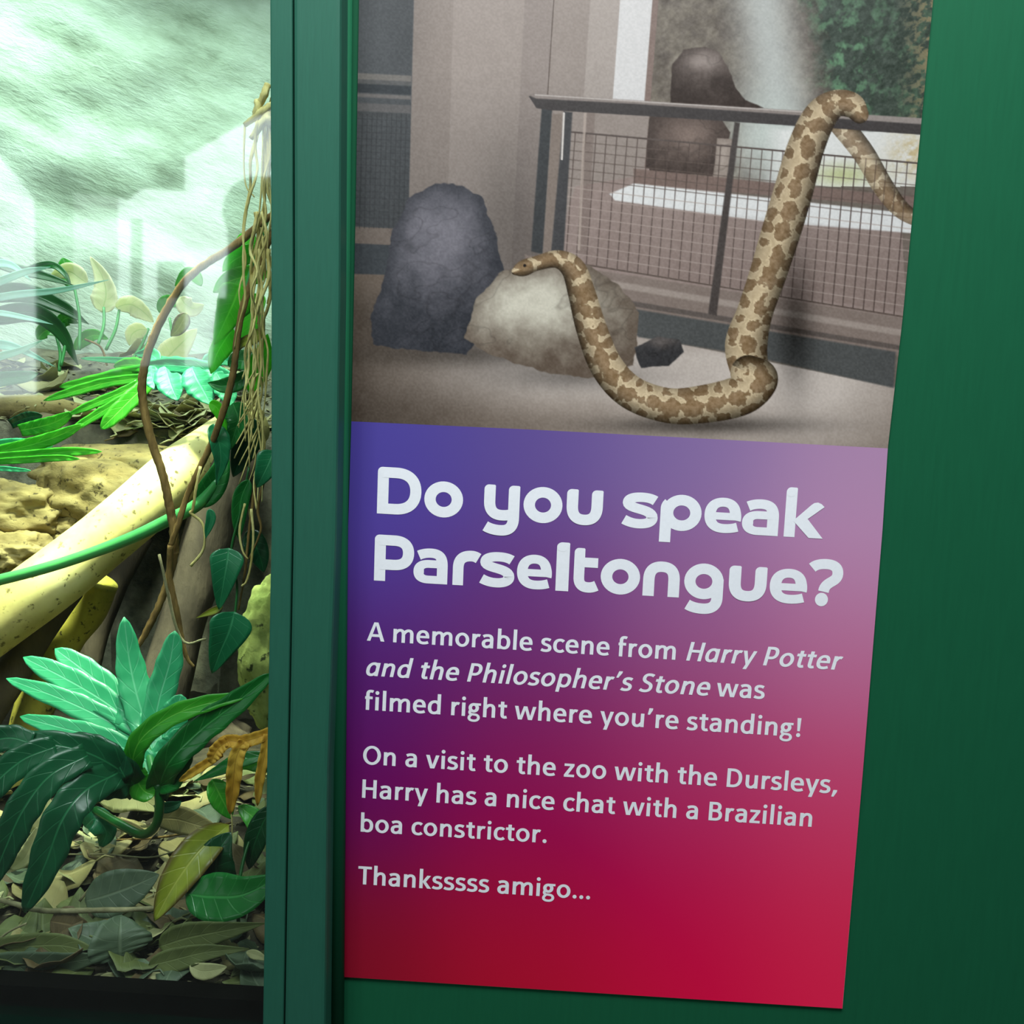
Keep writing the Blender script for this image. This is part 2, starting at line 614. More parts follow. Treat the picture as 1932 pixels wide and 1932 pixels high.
def win_rear(name, polys, m, lab, fm):
    """polys: outlines in the reflection; frosted panes with a thin frame bar each"""
    c = reflected(*polys[0][0])
    e = empty(name, c)
    tag(e, lab, 'window', None, 'structure')
    for q in polys:
        v, f = prism([reflected(*p) for p in q], 0.04, Vector((0, -1, 0)))
        adopt(mesh_obj('frosted_pane', v, f, fm), e)
    return e


win_rear('window_2', [[(-150, 210), (-60, 230), (8, 312), (56, 372), (60, 745), (-150, 755)]], M['daylight'], 'bright tall window with sloped head, reflected at the left of the glass', M['daylight'])
win_rear('window_3', [[(138, 363), (220, 372), (220, 700), (138, 700)], [(222, 562), (346, 562), (346, 690), (222, 690)]], M['daylight_dim'], 'dim frosted window beside the stepped windows on the rear wall', M['daylight_dim'])
win_rear('window_4', [[(222, 373), (240, 378), (268, 356), (346, 360), (346, 409), (222, 409)], [(222, 411), (239, 411), (239, 560), (222, 560)],
                      [(268, 411), (346, 411), (346, 490), (268, 490)], [(268, 492), (290, 492), (290, 560), (268, 560)],
                      [(348, 296), (470, 226), (560, 186), (560, 330), (465, 328), (436, 342), (418, 368), (413, 400), (424, 432), (424, 470), (420, 560), (348, 560)],
                      [(348, 562), (404, 562), (392, 690), (348, 690)]], M['daylight'], 'bright stepped window with round cut-out on the rear wall', M['daylight'])

# vivarium shell
VX0, VX1, VY1 = -2.2, 0.9, 1.32


def rockwall_mesh():
    nx, nz = 110, 90
    V, F = [], []
    for j in range(nz + 1):
        z = 0.6 + 2.4 * j / nz
        for i in range(nx + 1):
            x = VX0 + (VX1 - VX0) * i / nx
            q = Vector((x * 1.0 - z * 0.45, 0.3, z * 2.3 + x * 1.0))
            d = 0.022 * noise.fractal(q * 0.9, 0.8, 2.1, 5) + 0.028 * noise.fractal(q * 3.4, 0.7, 2.2, 4)
            V.append((x, VY1 - d, z))
    W = nx + 1
    for j in range(nz):
        for i in range(nx):
            F.append((j * W + i, j * W + i + 1, (j + 1) * W + i + 1, (j + 1) * W + i))
    return V, F


tag(mesh_obj('wall_back', *rockwall_mesh(), M['rockwall'], None, True), 'pale sprayed rock back wall of the vivarium', 'wall', None, 'structure')
tag(mesh_obj('wall_left', *box(VX0 - 0.05, VX0, 0.03, VY1 + 0.1, 0.6, 3.0), M['rockwall']), 'plain left side wall of the vivarium', 'wall', None, 'structure')
tag(mesh_obj('wall_right', *box(VX1, VX1 + 0.05, 0.03, VY1 + 0.1, 0.6, 3.0), M['rockwall']), 'plain right side wall of the vivarium behind the panel', 'wall', None, 'structure')

# ground: rows of the photograph give its height at each depth
GR = [(0.012, 1905), (0.05, 1868), (0.10, 1800), (0.18, 1700), (0.30, 1580), (0.42, 1480), (0.52, 1430), (0.60, 1400), (0.70, 1370)]
GZ = [(y, at(250, r, y).z) for y, r in GR]
LEDGE = [(0.62, 868), (0.66, 838), (0.74, 815), (0.90, 778), (1.05, 730), (1.2, 690), (1.36, 665)]
LZ = [(y, at(250, r, y).z) for y, r in LEDGE]


def ground_z(x, y):
    return float(np.interp(y, [a for a, _ in GZ], [b for _, b in GZ])) + 0.016 * noise.fractal(Vector((x * 6, y * 6, 0)), 0.8, 2, 4) * min(1, y * 8)


def ledge_z(x, y):
    return float(np.interp(y, [a for a, _ in LZ], [b for _, b in LZ])) + 0.02 * noise.fractal(Vector((x * 5, y * 5, 3.3)), 0.8, 2, 4)


def heightfield(name, x0, x1, y0, y1, nx, ny, fn, m, base):
    V, F = [], []
    W = nx + 1
    for j in range(ny + 1):
        y = y0 + (y1 - y0) * j / ny
        for i in range(nx + 1):
            x = x0 + (x1 - x0) * i / nx
            V.append((x, y, fn(x, y)))
    for j in range(ny):
        for i in range(nx):
            F.append((j * W + i, j * W + i + 1, (j + 1) * W + i + 1, (j + 1) * W + i))
    top = len(V)
    ring = [i for i in range(W)] + [j * W + nx for j in range(1, ny + 1)] + [ny * W + i for i in range(nx - 1, -1, -1)] + [j * W for j in range(ny - 1, 0, -1)]
    for k in ring:
        V.append((V[k][0], V[k][1], base))
    n = len(ring)
    for k in range(n):
        k2 = (k + 1) % n
        F.append((ring[k], top + k, top + k2, ring[k2]))
    F.append(tuple(top + k for k in range(n)))
    return mesh_obj(name, V, F, m, None, True)


tag(heightfield('ground', VX0, VX1, 0.034, 0.74, 120, 50, ground_z, M['soil'], 0.75), 'dark moist soil bed of the vivarium under the fallen leaves', 'ground', None, 'structure')
tag(mesh_obj('trim_1', *box(VX0, VX1, 0.012, 0.032, 0.80, at(250, 1862, 0.02).z), M['dark_sill']), 'black retaining strip along the foot of the glass', 'trim', None, 'structure')
tag(heightfield('terrain', VX0, VX1, 0.76, 1.4, 110, 40, ledge_z, M['shelf_soil'], 0.75), 'raised dusty soil shelf at the back of the vivarium', 'ground', None, 'structure')

# ================================================================ POSTER
YS = -0.0012
xL = interp([0, 400, 795, 1150, 1500, 1842], [677.5, 671, 663, 652, 638, 627])
xR = interp([0, 400, 600, 846, 1000, 1456, 1900], [1760.5, 1722, 1703, 1675, 1665, 1628, 1589.5])


def ypic(s):
    return np.interp(s, [0, 0.334, 0.572, 1.0], [795, 810.5, 823, 846])


def ybot(s):
    return np.interp(s, [0, 1], [1842, 1903.0])


YTOP = -170.0
RW = np.array(CAMROT)
CP = np.array(CAMPOS)


def at_np(px, py, y):
    d0 = (px - 966.0) / FPX
    d1 = (966.0 - py) / FPX
    D = [RW[i, 0] * d0 + RW[i, 1] * d1 - RW[i, 2] for i in range(3)]
    t = (y - CP[1]) / D[1]
    return np.stack([CP[0] + t * D[0], np.full_like(px, y), CP[2] + t * D[2]], -1)


def vec_interp(fn, ys):
    return np.array([fn(float(a)) for a in ys])


ol = [(xL(YTOP), YTOP)] + [(xL(a), a) for a in (0, 400, 795, 1150, 1500)] + [(627, 1842), (1589.5, 1903)] + [(xR(a), a) for a in (1456, 1000, 846, 600, 400, 0)] + [(xR(YTOP), YTOP)]
v, f = prism(pxpoly(ol, YS), 0.0012)
poster = mesh_obj('poster', v, f, M['sheet'])
tag(poster, 'tall printed poster with a snake photograph above a purple to red panel of white text', 'poster')


def print_grid(name, nx, ny, y0f, y1f, colour, y, m, parent):
    s = np.linspace(0, 1, nx + 1)[None, :].repeat(ny + 1, 0)
    t = np.linspace(0, 1, ny + 1)[:, None].repeat(nx + 1, 1)
    py = y0f(s) * (1 - t) + y1f(s) * t
    yy = np.arange(-430, 1960, 10)
    lx = vec_interp(xL, yy); rx = vec_interp(xR, yy)
    a = np.interp(py, yy, lx); b = np.interp(py, yy, rx)
    px = a + (b - a) * s
    P = at_np(px, py, y).reshape(-1, 3)
    c = np.clip(colour(px, py), 0, 1.0)
    rgba = np.concatenate([c, np.ones(c.shape[:2] + (1,))], -1).reshape(-1, 4)
    W = nx + 1
    idx = (np.arange(ny)[:, None] * W + np.arange(nx)[None, :]).reshape(-1)
    q = np.stack([idx, idx + W, idx + W + 1, idx + 1], -1)
    me = bpy.data.meshes.new(name)
    me.vertices.add(len(P)); me.vertices.foreach_set('co', P.reshape(-1).astype(np.float32))
    me.loops.add(q.size); me.loops.foreach_set('vertex_index', q.reshape(-1).astype(np.int32))
    me.polygons.add(len(q)); me.polygons.foreach_set('loop_start', (np.arange(len(q)) * 4).astype(np.int32))
    me.update(calc_edges=True)
    at_ = me.color_attributes.new('print', 'FLOAT_COLOR', 'POINT')
    at_.data.foreach_set('color', rgba.reshape(-1).astype(np.float32))
    me.materials.append(m)
    o = bpy.data.objects.new(name, me)
    COL.objects.link(o)
    o.parent = parent
    return o


def lin_arr(c):
    c = np.asarray(c, float) / 255.0
    return np.where(c <= 0.04045, c / 12.92, ((c + 0.055) / 1.055) ** 2.4)


# --- painting helpers: X, Y are places on the print, the picture is built up in display values
def hashn(ix, iy, k):
    n = np.sin(ix * 127.1 + iy * 311.7 + k * 74.7) * 43758.5453
    return n - np.floor(n)


def vnoise(X, Y, cell, k=0):
    u, v_ = X / cell, Y / cell
    ix, iy = np.floor(u), np.floor(v_)
    fx, fy = u - ix, v_ - iy
    fx = fx * fx * (3 - 2 * fx); fy = fy * fy * (3 - 2 * fy)
    return ((hashn(ix, iy, k) * (1 - fx) + hashn(ix + 1, iy, k) * fx) * (1 - fy) +
            (hashn(ix, iy + 1, k) * (1 - fx) + hashn(ix + 1, iy + 1, k) * fx) * fy)


def fbm(X, Y, cell, k=0):
    return 0.5 * vnoise(X, Y, cell, k) + 0.3 * vnoise(X, Y, cell / 2.1, k + 1) + 0.2 * vnoise(X, Y, cell / 4.3, k + 2)


def sdpoly(X, Y, pts):
    d = np.full(X.shape, 1e9)
    ins = np.zeros(X.shape, bool)
    n = len(pts)
    for i in range(n):
        ax, ay = pts[i]; bx, by = pts[(i + 1) % n]
        ex, ey = bx - ax, by - ay
        wx, wy = X - ax, Y - ay
        h = np.clip((wx * ex + wy * ey) / (ex * ex + ey * ey + 1e-9), 0, 1)
        d = np.minimum(d, (wx - ex * h) ** 2 + (wy - ey * h) ** 2)
        if by != ay:
            cond = ((ay > Y) != (by > Y)) & (X < (bx - ax) * (Y - ay) / (by - ay) + ax)
            ins ^= cond
    d = np.sqrt(d)
    return np.where(ins, -d, d)


def cover(d, soft=1.3):
    return np.clip(0.5 - d / soft, 0, 1)


def lay(img, mask, col):
    c = np.asarray(col, float)
    return img * (1 - mask[..., None]) + c * mask[..., None]


def poly(img, X, Y, pts, col, soft=1.5):
    return lay(img, cover(sdpoly(X, Y, pts), soft), col)


def capsule(X, Y, a, b, r):
    ex, ey = b[0] - a[0], b[1] - a[1]
    wx, wy = X - a[0], Y - a[1]
    h = np.clip((wx * ex + wy * ey) / (ex * ex + ey * ey + 1e-9), 0, 1)
    return np.hypot(wx - ex * h, wy - ey * h) - r


def line(img, X, Y, a, b, wd, col, op=1.0, soft=1.4):
    return lay(img, cover(capsule(X, Y, a, b, wd / 2), soft) * op, col)


def gauss(X, Y, cx, cy, sx, sy):
    return np.exp(-((X - cx) / sx) ** 2 - ((Y - cy) / sy) ** 2)


def boulder(img, X, Y, pts, dark, light, lx, ly, rx, ry, k, rough=9):
    wob = (fbm(X, Y, 34, k) - 0.5) * rough * 2
    d = sdpoly(X, Y, pts) + wob
    m = cover(d, 2.5)
    g = np.clip(gauss(X, Y, lx, ly, rx, ry) * 1.05 + (fbm(X, Y, 26, k + 5) - 0.5) * 0.5, 0, 1)
    edge = np.clip(-d / 26, 0, 1)
    c = np.asarray(dark) + (np.asarray(light) - np.asarray(dark)) * (g * (0.55 + 0.45 * edge))[..., None]
    cr = np.abs(fbm(X * 0.8 + Y * 0.3, Y, 60, k + 9) - 0.5)
    c = c * (1 - 0.12 * np.clip(1 - cr / 0.03, 0, 1))[..., None]
    return lay(img, m, c)


def snake(img, X, Y, pts, k=0, flat=0.0):
    P = smooth_path(pts, 10)
    best = np.full(X.shape, 1e9); S = np.zeros(X.shape); V = np.zeros(X.shape); Rr = np.ones(X.shape)
    acc = 0.0
    for i in range(len(P) - 1):
        a, b = P[i], P[i + 1]
        ex, ey = b[0] - a[0], b[1] - a[1]
        L = math.hypot(ex, ey)
        wx, wy = X - a[0], Y - a[1]
        h = np.clip((wx * ex + wy * ey) / (L * L + 1e-9), 0, 1)
        r = a[2] + (b[2] - a[2]) * h
        dd = np.hypot(wx - ex * h, wy - ey * h)
        q = dd / r
        sd = np.sign(ex * wy - ey * wx)
        m = q < best
        best = np.where(m, q, best)
        S = np.where(m, acc + L * h, S)
        V = np.where(m, q * sd, V)
        Rr = np.where(m, r, Rr)
        acc += L
    mask = np.clip((1 - best) * Rr / 1.4 + 0.5, 0, 1)
    n = fbm(X, Y, 13, k)
    # saddle blotches down the back, smaller ones on the flanks, joined by a pale net
    def blot(s0, per, v0, rs, rv, kk):
        ph = (S + s0) / per + (vnoise(S, S * 0, 60, kk) - 0.5) * 0.5
        u = (ph - np.floor(ph) - 0.5) * per
        return np.hypot(u / rs, (V - v0) * Rr / rv) + (n - 0.5) * 1.5 + (vnoise(X, Y, 30, kk + 40) - 0.5) * 0.8
    b = np.minimum(np.minimum(blot(0, 44, -0.12, 17, 15, k), blot(20, 36, 0.72, 13, 11, k + 3)), blot(9, 34, -0.88, 12, 10, k + 6))
    base = np.array([178, 160, 130.]) + (n - 0.5)[..., None] * 30
    net = np.array([204, 186, 154.])
    bl = np.array([132, 110, 84.]) + (fbm(X, Y, 6, k + 4) - 0.5)[..., None] * 50
    c = base
    c = lay(c, np.clip(1 - np.abs(b - 1.12) / 0.22, 0, 1) * 0.8, net)
    c = lay(c, np.clip((1.0 - b) / 0.12, 0, 1), bl)
    c = lay(c, np.clip(1 - np.abs(b - 0.97) / 0.07, 0, 1) * 0.55, np.array([104, 86, 66.]))
    sh = 1.10 - 0.30 * np.clip(V, 0, 1) ** 2.2 - 0.62 * np.clip(-V + 0.1, 0, 1.1) ** 1.7
    return lay(img, mask, c * sh[..., None]), mask


def picture(X, Y):
    n1 = fbm(X, Y, 70, 1)
    gr = vnoise(X, Y, 3.1, 9)
    img = np.zeros(X.shape + (3,)) + np.array([150, 138, 130.])

    def edge(x0, lean):
        return x0 - lean * Y
    # upright wall faces
    img = lay(img, np.ones(X.shape), [158, 147, 140])
    tone = [(676, .02, (84, 87, 90)), (781, .025, (150, 139, 132)), (856, .03, (160, 149, 142)), (990, .05, (150, 139, 133)),
            (1046, .066, (154, 143, 136)), (1114, .07, (170, 160, 153)), (1170, .075, (212, 210, 209)), (1231, .08, (132, 114, 107)), (1243, .08, (112, 104, 96))]
    for x0, ln, c in tone[1:]:
        img = lay(img, cover(edge(x0, ln) - X, 2.0), c)
    img = lay(img, cover(X - edge(781, .025), 2.0), tone[0][2])
    img = lay(img, cover(np.abs(X - edge(1045, .066)) - 1.0) * (Y < 190), [98, 86, 80])
    shade = np.clip((Y - 120) / 420, 0, 1)
    wallm = cover(X - edge(1170, .075), 2)
    img = img * (1 - (0.24 * shade * wallm))[..., None]
    img = img * (1 - 0.16 * gauss(X, Y, 960, 400, 60, 140) - 0.10 * gauss(X, Y, 770, 0, 50, 300))[..., None]
    # dark recess on the left with mouldings and netting
    lm = cover(X - edge(780, .025), 2)
    for y0, y1, c in ((140, 152, (118, 114, 110)), (152, 160, (92, 92, 92)), (160, 176, (58, 62, 66)), (178, 185, (112, 108, 106)), (196, 212, (98, 96, 96)), (212, 222, (74, 76, 78)),
                      (430, 462, (112, 102, 95)), (462, 520, (64, 68, 72))):
        img = lay(img, lm * cover(np.maximum(y0 - Y + 0.05 * (X - 720), Y - y1 - 0.05 * (X - 720)), 3), c)
    for k in range(14):
        img = line(img, X, Y, (684 + k * 9.2, 215), (678 + k * 9.2, 430), 2.0, (56, 58, 60), 0.6 * (684 + k * 9.2 < 772))
    for k in range(17):
        img = lay(img, lm * cover(np.abs(Y - 226 - k * 12.4 - 0.05 * (X - 720)) - 0.8) * 0.55, [58, 60, 62])
    # floor
    fl = np.array([112, 100, 90.]) + np.zeros(X.shape + (3,))
    g = np.clip(1.0 * gauss(X, Y, 1230, 700, 330, 90) + 0.45 * gauss(X, Y, 960, 700, 180, 60) + 0.75 * gauss(X, Y, 1560, 740, 200, 120) + 0.3 * gauss(X, Y, 1300, 830, 300, 40), 0, 1)
    fl = fl + (np.array([196, 186, 178.]) - fl) * g[..., None]
    fl = fl * (1 - 0.32 * gauss(X, Y, 640, 800, 260, 130) - 0.25 * gauss(X, Y, 700, 600, 90, 60))[..., None] + (n1 - 0.5)[..., None] * 10
    fm = cover(sdpoly(X, Y, [(500, 512), (780, 520), (1000, 560), (1210, 634), (1700, 733), (1900, 770), (1900, 1000), (500, 1000)]), 3)
    img = lay(img, fm, fl)
    # scene through the window
    wm = cover(edge(1243, .08) - X, 2) * (Y < 352)
    leafn = fbm(X, Y, 22, 21)
    fin = fbm(X + 0.5 * Y, Y, 9, 25)
    sc_ = np.array([112, 104, 95.]) + (leafn - 0.5)[..., None] * np.array([60, 60, 52.]) + (fin - 0.5)[..., None] * 30
    mist = np.clip(1.1 * gauss(X - (1440 + 0.15 * Y), Y * 0, 0, 0, 62, 1) - 0.1, 0, 1)
    sc_ = lay(sc_, mist * 0.85, [190, 195, 192])
    fol = np.clip((X - 1500 - 0.2 * Y + 60 * (leafn - 0.5)) / 40, 0, 1)
    fc = np.array([62, 74, 66.]) + (fin - 0.5)[..., None] * 50
    green = np.clip((fbm(X - 0.4 * Y, Y + 0.6 * X, 20, 31) - 0.47) * 4.5, 0, 1) * (0.35 + 0.65 * gauss(X, Y, 1590, 110, 70, 110))
    fc = lay(fc, green, [104, 146, 112])
    warm = np.clip((X - 1690) / 60, 0, 1) * np.clip((fin - 0.45) * 6, 0, 1)
    fc = lay(fc, warm, [130, 122, 92])
    sc_ = lay(sc_, fol * 0.95, fc)
    haze = gauss(X, Y, 1440, 255, 70, 90)
    sc_ = lay(sc_, haze * 0.9, [196, 204, 198])
    sc_ = lay(sc_, np.clip((Y - 232 - 8 * leafn) / 14, 0, 1) * np.clip((X - 1440) / 40, 0, 1), [222, 223, 220])
    sc_ = lay(sc_, gauss(X, Y, 1720, 290, 40, 45) * np.clip(fin * 2 - .3, 0, 1), [196, 180, 140])
    sc_ = lay(sc_, gauss(X, Y, 1590, 330, 60, 22), [190, 196, 150])
    img = lay(img, wm, sc_)
    # tree stump in the window
    img = boulder(img, X, Y, [(1268, 120), (1290, 94), (1330, 88), (1358, 100), (1374, 130), (1388, 165), (1405, 190), (1440, 203), (1400, 212), (1262, 205)], (60, 50, 46), (150, 138, 132), 1335, 112, 55, 30, 41, 4)
    img = boulder(img, X, Y, [(1226, 215), (1362, 228), (1378, 250), (1352, 334), (1216, 322)], (70, 60, 56), (128, 112, 104), 1300, 240, 60, 60, 47, 3)
    img = boulder(img, X, Y, [(1354, 262), (1384, 262), (1370, 340), (1345, 338)], (120, 108, 100), (180, 168, 158), 1365, 300, 40, 60, 49, 2)
    # sill, bright shelf, low wall behind the netting
    img = poly(img, X, Y, [(1085, 305), (1225, 318), (1222, 345), (1700, 405), (1712, 620), (1050, 505)], (150, 134, 128))
    img = poly(img, X, Y, [(1046, 200), (1225, 212), (1215, 330), (1085, 352), (1048, 480)], (150, 139, 132))
    img = lay(img, cover(np.abs(X - edge(1128, .06)) - 8, 3) * (Y > 205) * (Y < 480) * 0.6, [122, 108, 102])
    img = poly(img, X, Y, [(1195, 318), (1730, 372), (1726, 392), (1196, 347)], (124, 106, 99), 3)
    img = poly(img, X, Y, [(1196, 346), (1728, 404), (1722, 440), (1440, 418), (1160, 378), (1150, 366)], (222, 223, 222), 3)
    img = lay(img, cover(sdpoly(X, Y, [(1152, 378), (1722, 442), (1705, 590), (1095, 500)]), 4) * np.clip((Y - 380) / 160, 0, 1) * 0.5, [128, 112, 106])
    # lower band and skirting
    img = poly(img, X, Y, [(990, 480), (1095, 505), (1706, 600), (1698, 672), (1210, 602), (1000, 560)], (132, 119, 112), 4)
    img = poly(img, X, Y, [(1100, 520), (1702, 622), (1701, 634), (1100, 532)], (158, 146, 138), 4)
    img = poly(img, X, Y, [(1120, 556), (1700, 652), (1700, 661), (1120, 566)], (96, 88, 84), 3)
    img = poly(img, X, Y, [(1130, 572), (1690, 664), (1686, 732), (1400, 668), (1205, 636)], (82, 84, 84), 4)
    # netting
    q0, q1, q2, q3 = (1066, 248), (1732, 308), (1706, 598), (1048, 490)
    NV, NH = 34, 14

    def bil(s, t):
        return tuple((q0[i] * (1 - s) + q1[i] * s) * (1 - t) + (q3[i] * (1 - s) + q2[i] * s) * t for i in (0, 1))
    for k in range(NV + 1):
        img = line(img, X, Y, bil(k / NV, 0), bil(k / NV, 1), 2.1, (84, 72, 68), 0.78)
    for k in range(NH + 1):
        img = line(img, X, Y, bil(0, k / NH), bil(1, k / NH), 1.9, (98, 86, 80) if k < 6 else (172, 158, 150), 0.7 if 0 < k < NH else 0.95)
    img = line(img, X, Y, bil(0, 0), bil(1, 0), 3.4, (92, 82, 78))
    img = line(img, X, Y, bil(0, 1), bil(1, 1), 3.0, (98, 86, 80))
    # rail and posts
    img = poly(img, X, Y, [(1022, 205), (1042, 205), (1024, 480), (1002, 474)], (66, 68, 70), 3)
    img = poly(img, X, Y, [(1042, 215), (1064, 215), (1044, 480), (1024, 480)], (132, 120, 112), 3)
    img = poly(img, X, Y, [(1064, 210), (1080, 212), (1062, 500), (1038, 494)], (72, 72, 74), 3)
    img = line(img, X, Y, (1064, 214), (1060, 300), 4, (206, 200, 194))
    img = line(img, X, Y, (1104, 215), (1092, 470), 5, (176, 162, 152), 0.8)
    img = poly(img, X, Y, [(1386, 230), (1396, 232), (1352, 596), (1336, 592)], (76, 70, 68), 3)
    img = poly(img, X, Y, [(998, 182), (1002, 178), (1748, 226), (1738, 254), (1330, 226), (1040, 208), (1012, 204)], (70, 66, 66), 2)
    img = poly(img, X, Y, [(998, 180), (1002, 177), (1748, 224), (1747, 234), (1200, 196), (1012, 186)], (142, 132, 127), 3)
    img = line(img, X, Y, (1010, 179), (1748, 226), 2.2, (186, 178, 172))
    # far end of the snake behind the rail
    keep = img.copy()
    img, _ = snake(img, X, Y, [(1588, 236, 22), (1630, 290, 21), (1665, 350, 20), (1700, 395, 17), (1740, 420, 12)], 60)
    img = img * 0.82 + keep * 0.18
    for k in range(NV + 1):
        if k > 26: img = line(img, X, Y, bil(k / NV, 0), bil(k / NV, 1), 1.8, (84, 72, 68), 0.55)
    img = poly(img, X, Y, [(1560, 213), (1748, 226), (1738, 254), (1556, 241)], (70, 66, 66), 2)
    img = poly(img, X, Y, [(1560, 212), (1748, 224), (1747, 235), (1560, 222)], (150, 141, 136), 3)
    # shadows cast on the picture's floor and wall by what lies there
    img = img * (1 - 0.5 * np.clip(gauss(X, Y, 1500, 610, 34, 120), 0, 1))[..., None]
    img = img * (1 - 0.5 * gauss(X, Y, 1330, 802, 190, 16) - 0.42 * gauss(X, Y, 900, 668, 230, 26) - 0.35 * gauss(X, Y, 1080, 712, 150, 24))[..., None]
    # two plain boulders on the floor, slate coloured and khaki
    img = boulder(img, X, Y, [(704, 650), (700, 600), (728, 520), (742, 430), (770, 375), (820, 345), (872, 350), (908, 372), (936, 440), (952, 520), (930, 600), (880, 668), (790, 664)], (54, 56, 62), (120, 118, 126), 830, 450, 95, 110, 71, 7)
    img = boulder(img, X, Y, [(872, 640), (900, 560), (950, 512), (1030, 500), (1110, 502), (1168, 540), (1206, 590), (1196, 690), (1110, 714), (1040, 704), (960, 684)], (96, 84, 74), (206, 202, 186), 1000, 570, 150, 70, 83, 6)
    img = boulder(img, X, Y, [(1196, 655), (1240, 634), (1284, 640), (1290, 664), (1262, 690), (1210, 694)], (58, 58, 60), (112, 104, 100), 1245, 640, 40, 14, 95, 3)
    # the snake: over the rail, down to the floor, across it, and up over the pale boulder
    img, _ = snake(img, X, Y, [(1622, 216, 17), (1606, 198, 24), (1575, 196, 26), (1546, 222, 32), (1520, 280, 35), (1497, 360, 37), (1473, 440, 37), (1448, 520, 35), (1424, 590, 34), (1408, 650, 40), (1414, 700, 36)], 3)
    img, _ = snake(img, X, Y, [(1412, 704, 34), (1432, 716, 36), (1400, 745, 38), (1330, 762, 36), (1260, 765, 33), (1190, 740, 32), (1144, 690, 31), (1116, 620, 29), (1098, 555, 26), (1082, 508, 23), (1052, 489, 17), (1012, 497, 14), (988, 506, 15), (972, 512, 7)], 5)
    img = lay(img, cover(np.hypot(X - 990, Y - 501) - 3.0), [40, 34, 28])
    img = line(img, X, Y, (974, 516), (1010, 510), 2.0, (86, 72, 54), 0.8)
    img = img + (gr - 0.5)[..., None] * 12 + (n1 - 0.5)[..., None] * 6
    # finished picture in display values
    return img


def illum(px, py):
    """how strongly the hall light falls on the sheet, to choose ink for a given look"""
    k = np.interp(py, ILL_Y, ILL_V) * np.interp(px, [650, 1700], [ILL_L, ILL_R])
    return k[..., None] * np.array([0.95, 1.0, 1.01])


ILL_Y, ILL_V = [-100, 500, 1000, 1500, 1900], [1.62, 1.30, 0.93, 0.73, 0.62]
ILL_L, ILL_R = 0.86, 0.97
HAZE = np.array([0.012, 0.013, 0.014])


def pic_col(px, py):
    return np.clip(0.89 * lin_arr(np.clip(picture(px, py), 4, 250)) - HAZE, 0.002, 1) / illum(px, py)


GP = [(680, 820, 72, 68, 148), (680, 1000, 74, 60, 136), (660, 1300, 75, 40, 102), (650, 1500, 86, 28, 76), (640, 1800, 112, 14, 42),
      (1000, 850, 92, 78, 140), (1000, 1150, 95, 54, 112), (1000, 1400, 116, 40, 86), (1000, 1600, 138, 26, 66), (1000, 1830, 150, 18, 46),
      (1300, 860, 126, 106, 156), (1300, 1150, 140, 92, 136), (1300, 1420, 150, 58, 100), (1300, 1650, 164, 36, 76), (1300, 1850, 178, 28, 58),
      (1650, 880, 164, 136, 170), (1640, 1000, 178, 130, 166), (1620, 1250, 174, 106, 142), (1615, 1500, 180, 68, 104), (1600, 1700, 190, 50, 80), (1590, 1880, 194, 40, 70)]  # right-hand tones paler: soft sheen painted into the print colours


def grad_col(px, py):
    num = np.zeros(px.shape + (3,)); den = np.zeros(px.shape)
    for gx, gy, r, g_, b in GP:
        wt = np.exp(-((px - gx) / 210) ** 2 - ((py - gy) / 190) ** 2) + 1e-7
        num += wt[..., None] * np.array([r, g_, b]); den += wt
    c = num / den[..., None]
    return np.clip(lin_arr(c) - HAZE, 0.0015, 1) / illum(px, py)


M['print'] = printmat('satin poster print', 0.42, 0.35)
print_grid('photo_print', 690, 690, lambda s: np.full_like(s, YTOP), lambda s: ypic(s), pic_col, YS - 0.0003, M['print'], poster)
print_grid('gradient_sheen_print', 90, 100, lambda s: ypic(s), lambda s: ybot(s), grad_col, YS - 0.0003, M['print'], poster)

# ---------------------------------------------------------------- lettering: every character drawn as strokes and outlines
import re as _re


def bez(a, b, c, d, n=14):
    return [((1 - t) ** 3 * a[0] + 3 * (1 - t) ** 2 * t * b[0] + 3 * (1 - t) * t * t * c[0] + t ** 3 * d[0],
             (1 - t) ** 3 * a[1] + 3 * (1 - t) ** 2 * t * b[1] + 3 * (1 - t) * t * t * c[1] + t ** 3 * d[1]) for t in (k / n for k in range(1, n + 1))]


def parse(d):
    tk = _re.findall(r'[MLC]|-?[\d.]+', d)
    out, i, cmd = [], 0, 'M'
    while i < len(tk):
        if tk[i] in 'MLC':
            cmd = tk[i]; i += 1
        if cmd in 'ML':
            out.append((float(tk[i]), float(tk[i + 1]))); i += 2
        else:
            q = [float(x) for x in tk[i:i + 6]]
            out += bez(out[-1], q[0:2], q[2:4], q[4:6]); i += 6
    return out


def ell(cx, cy, rx, ry, n=40):
    return [(cx + rx * math.cos(2 * PI * k / n), cy + ry * math.sin(2 * PI * k / n)) for k in range(n + 1)]


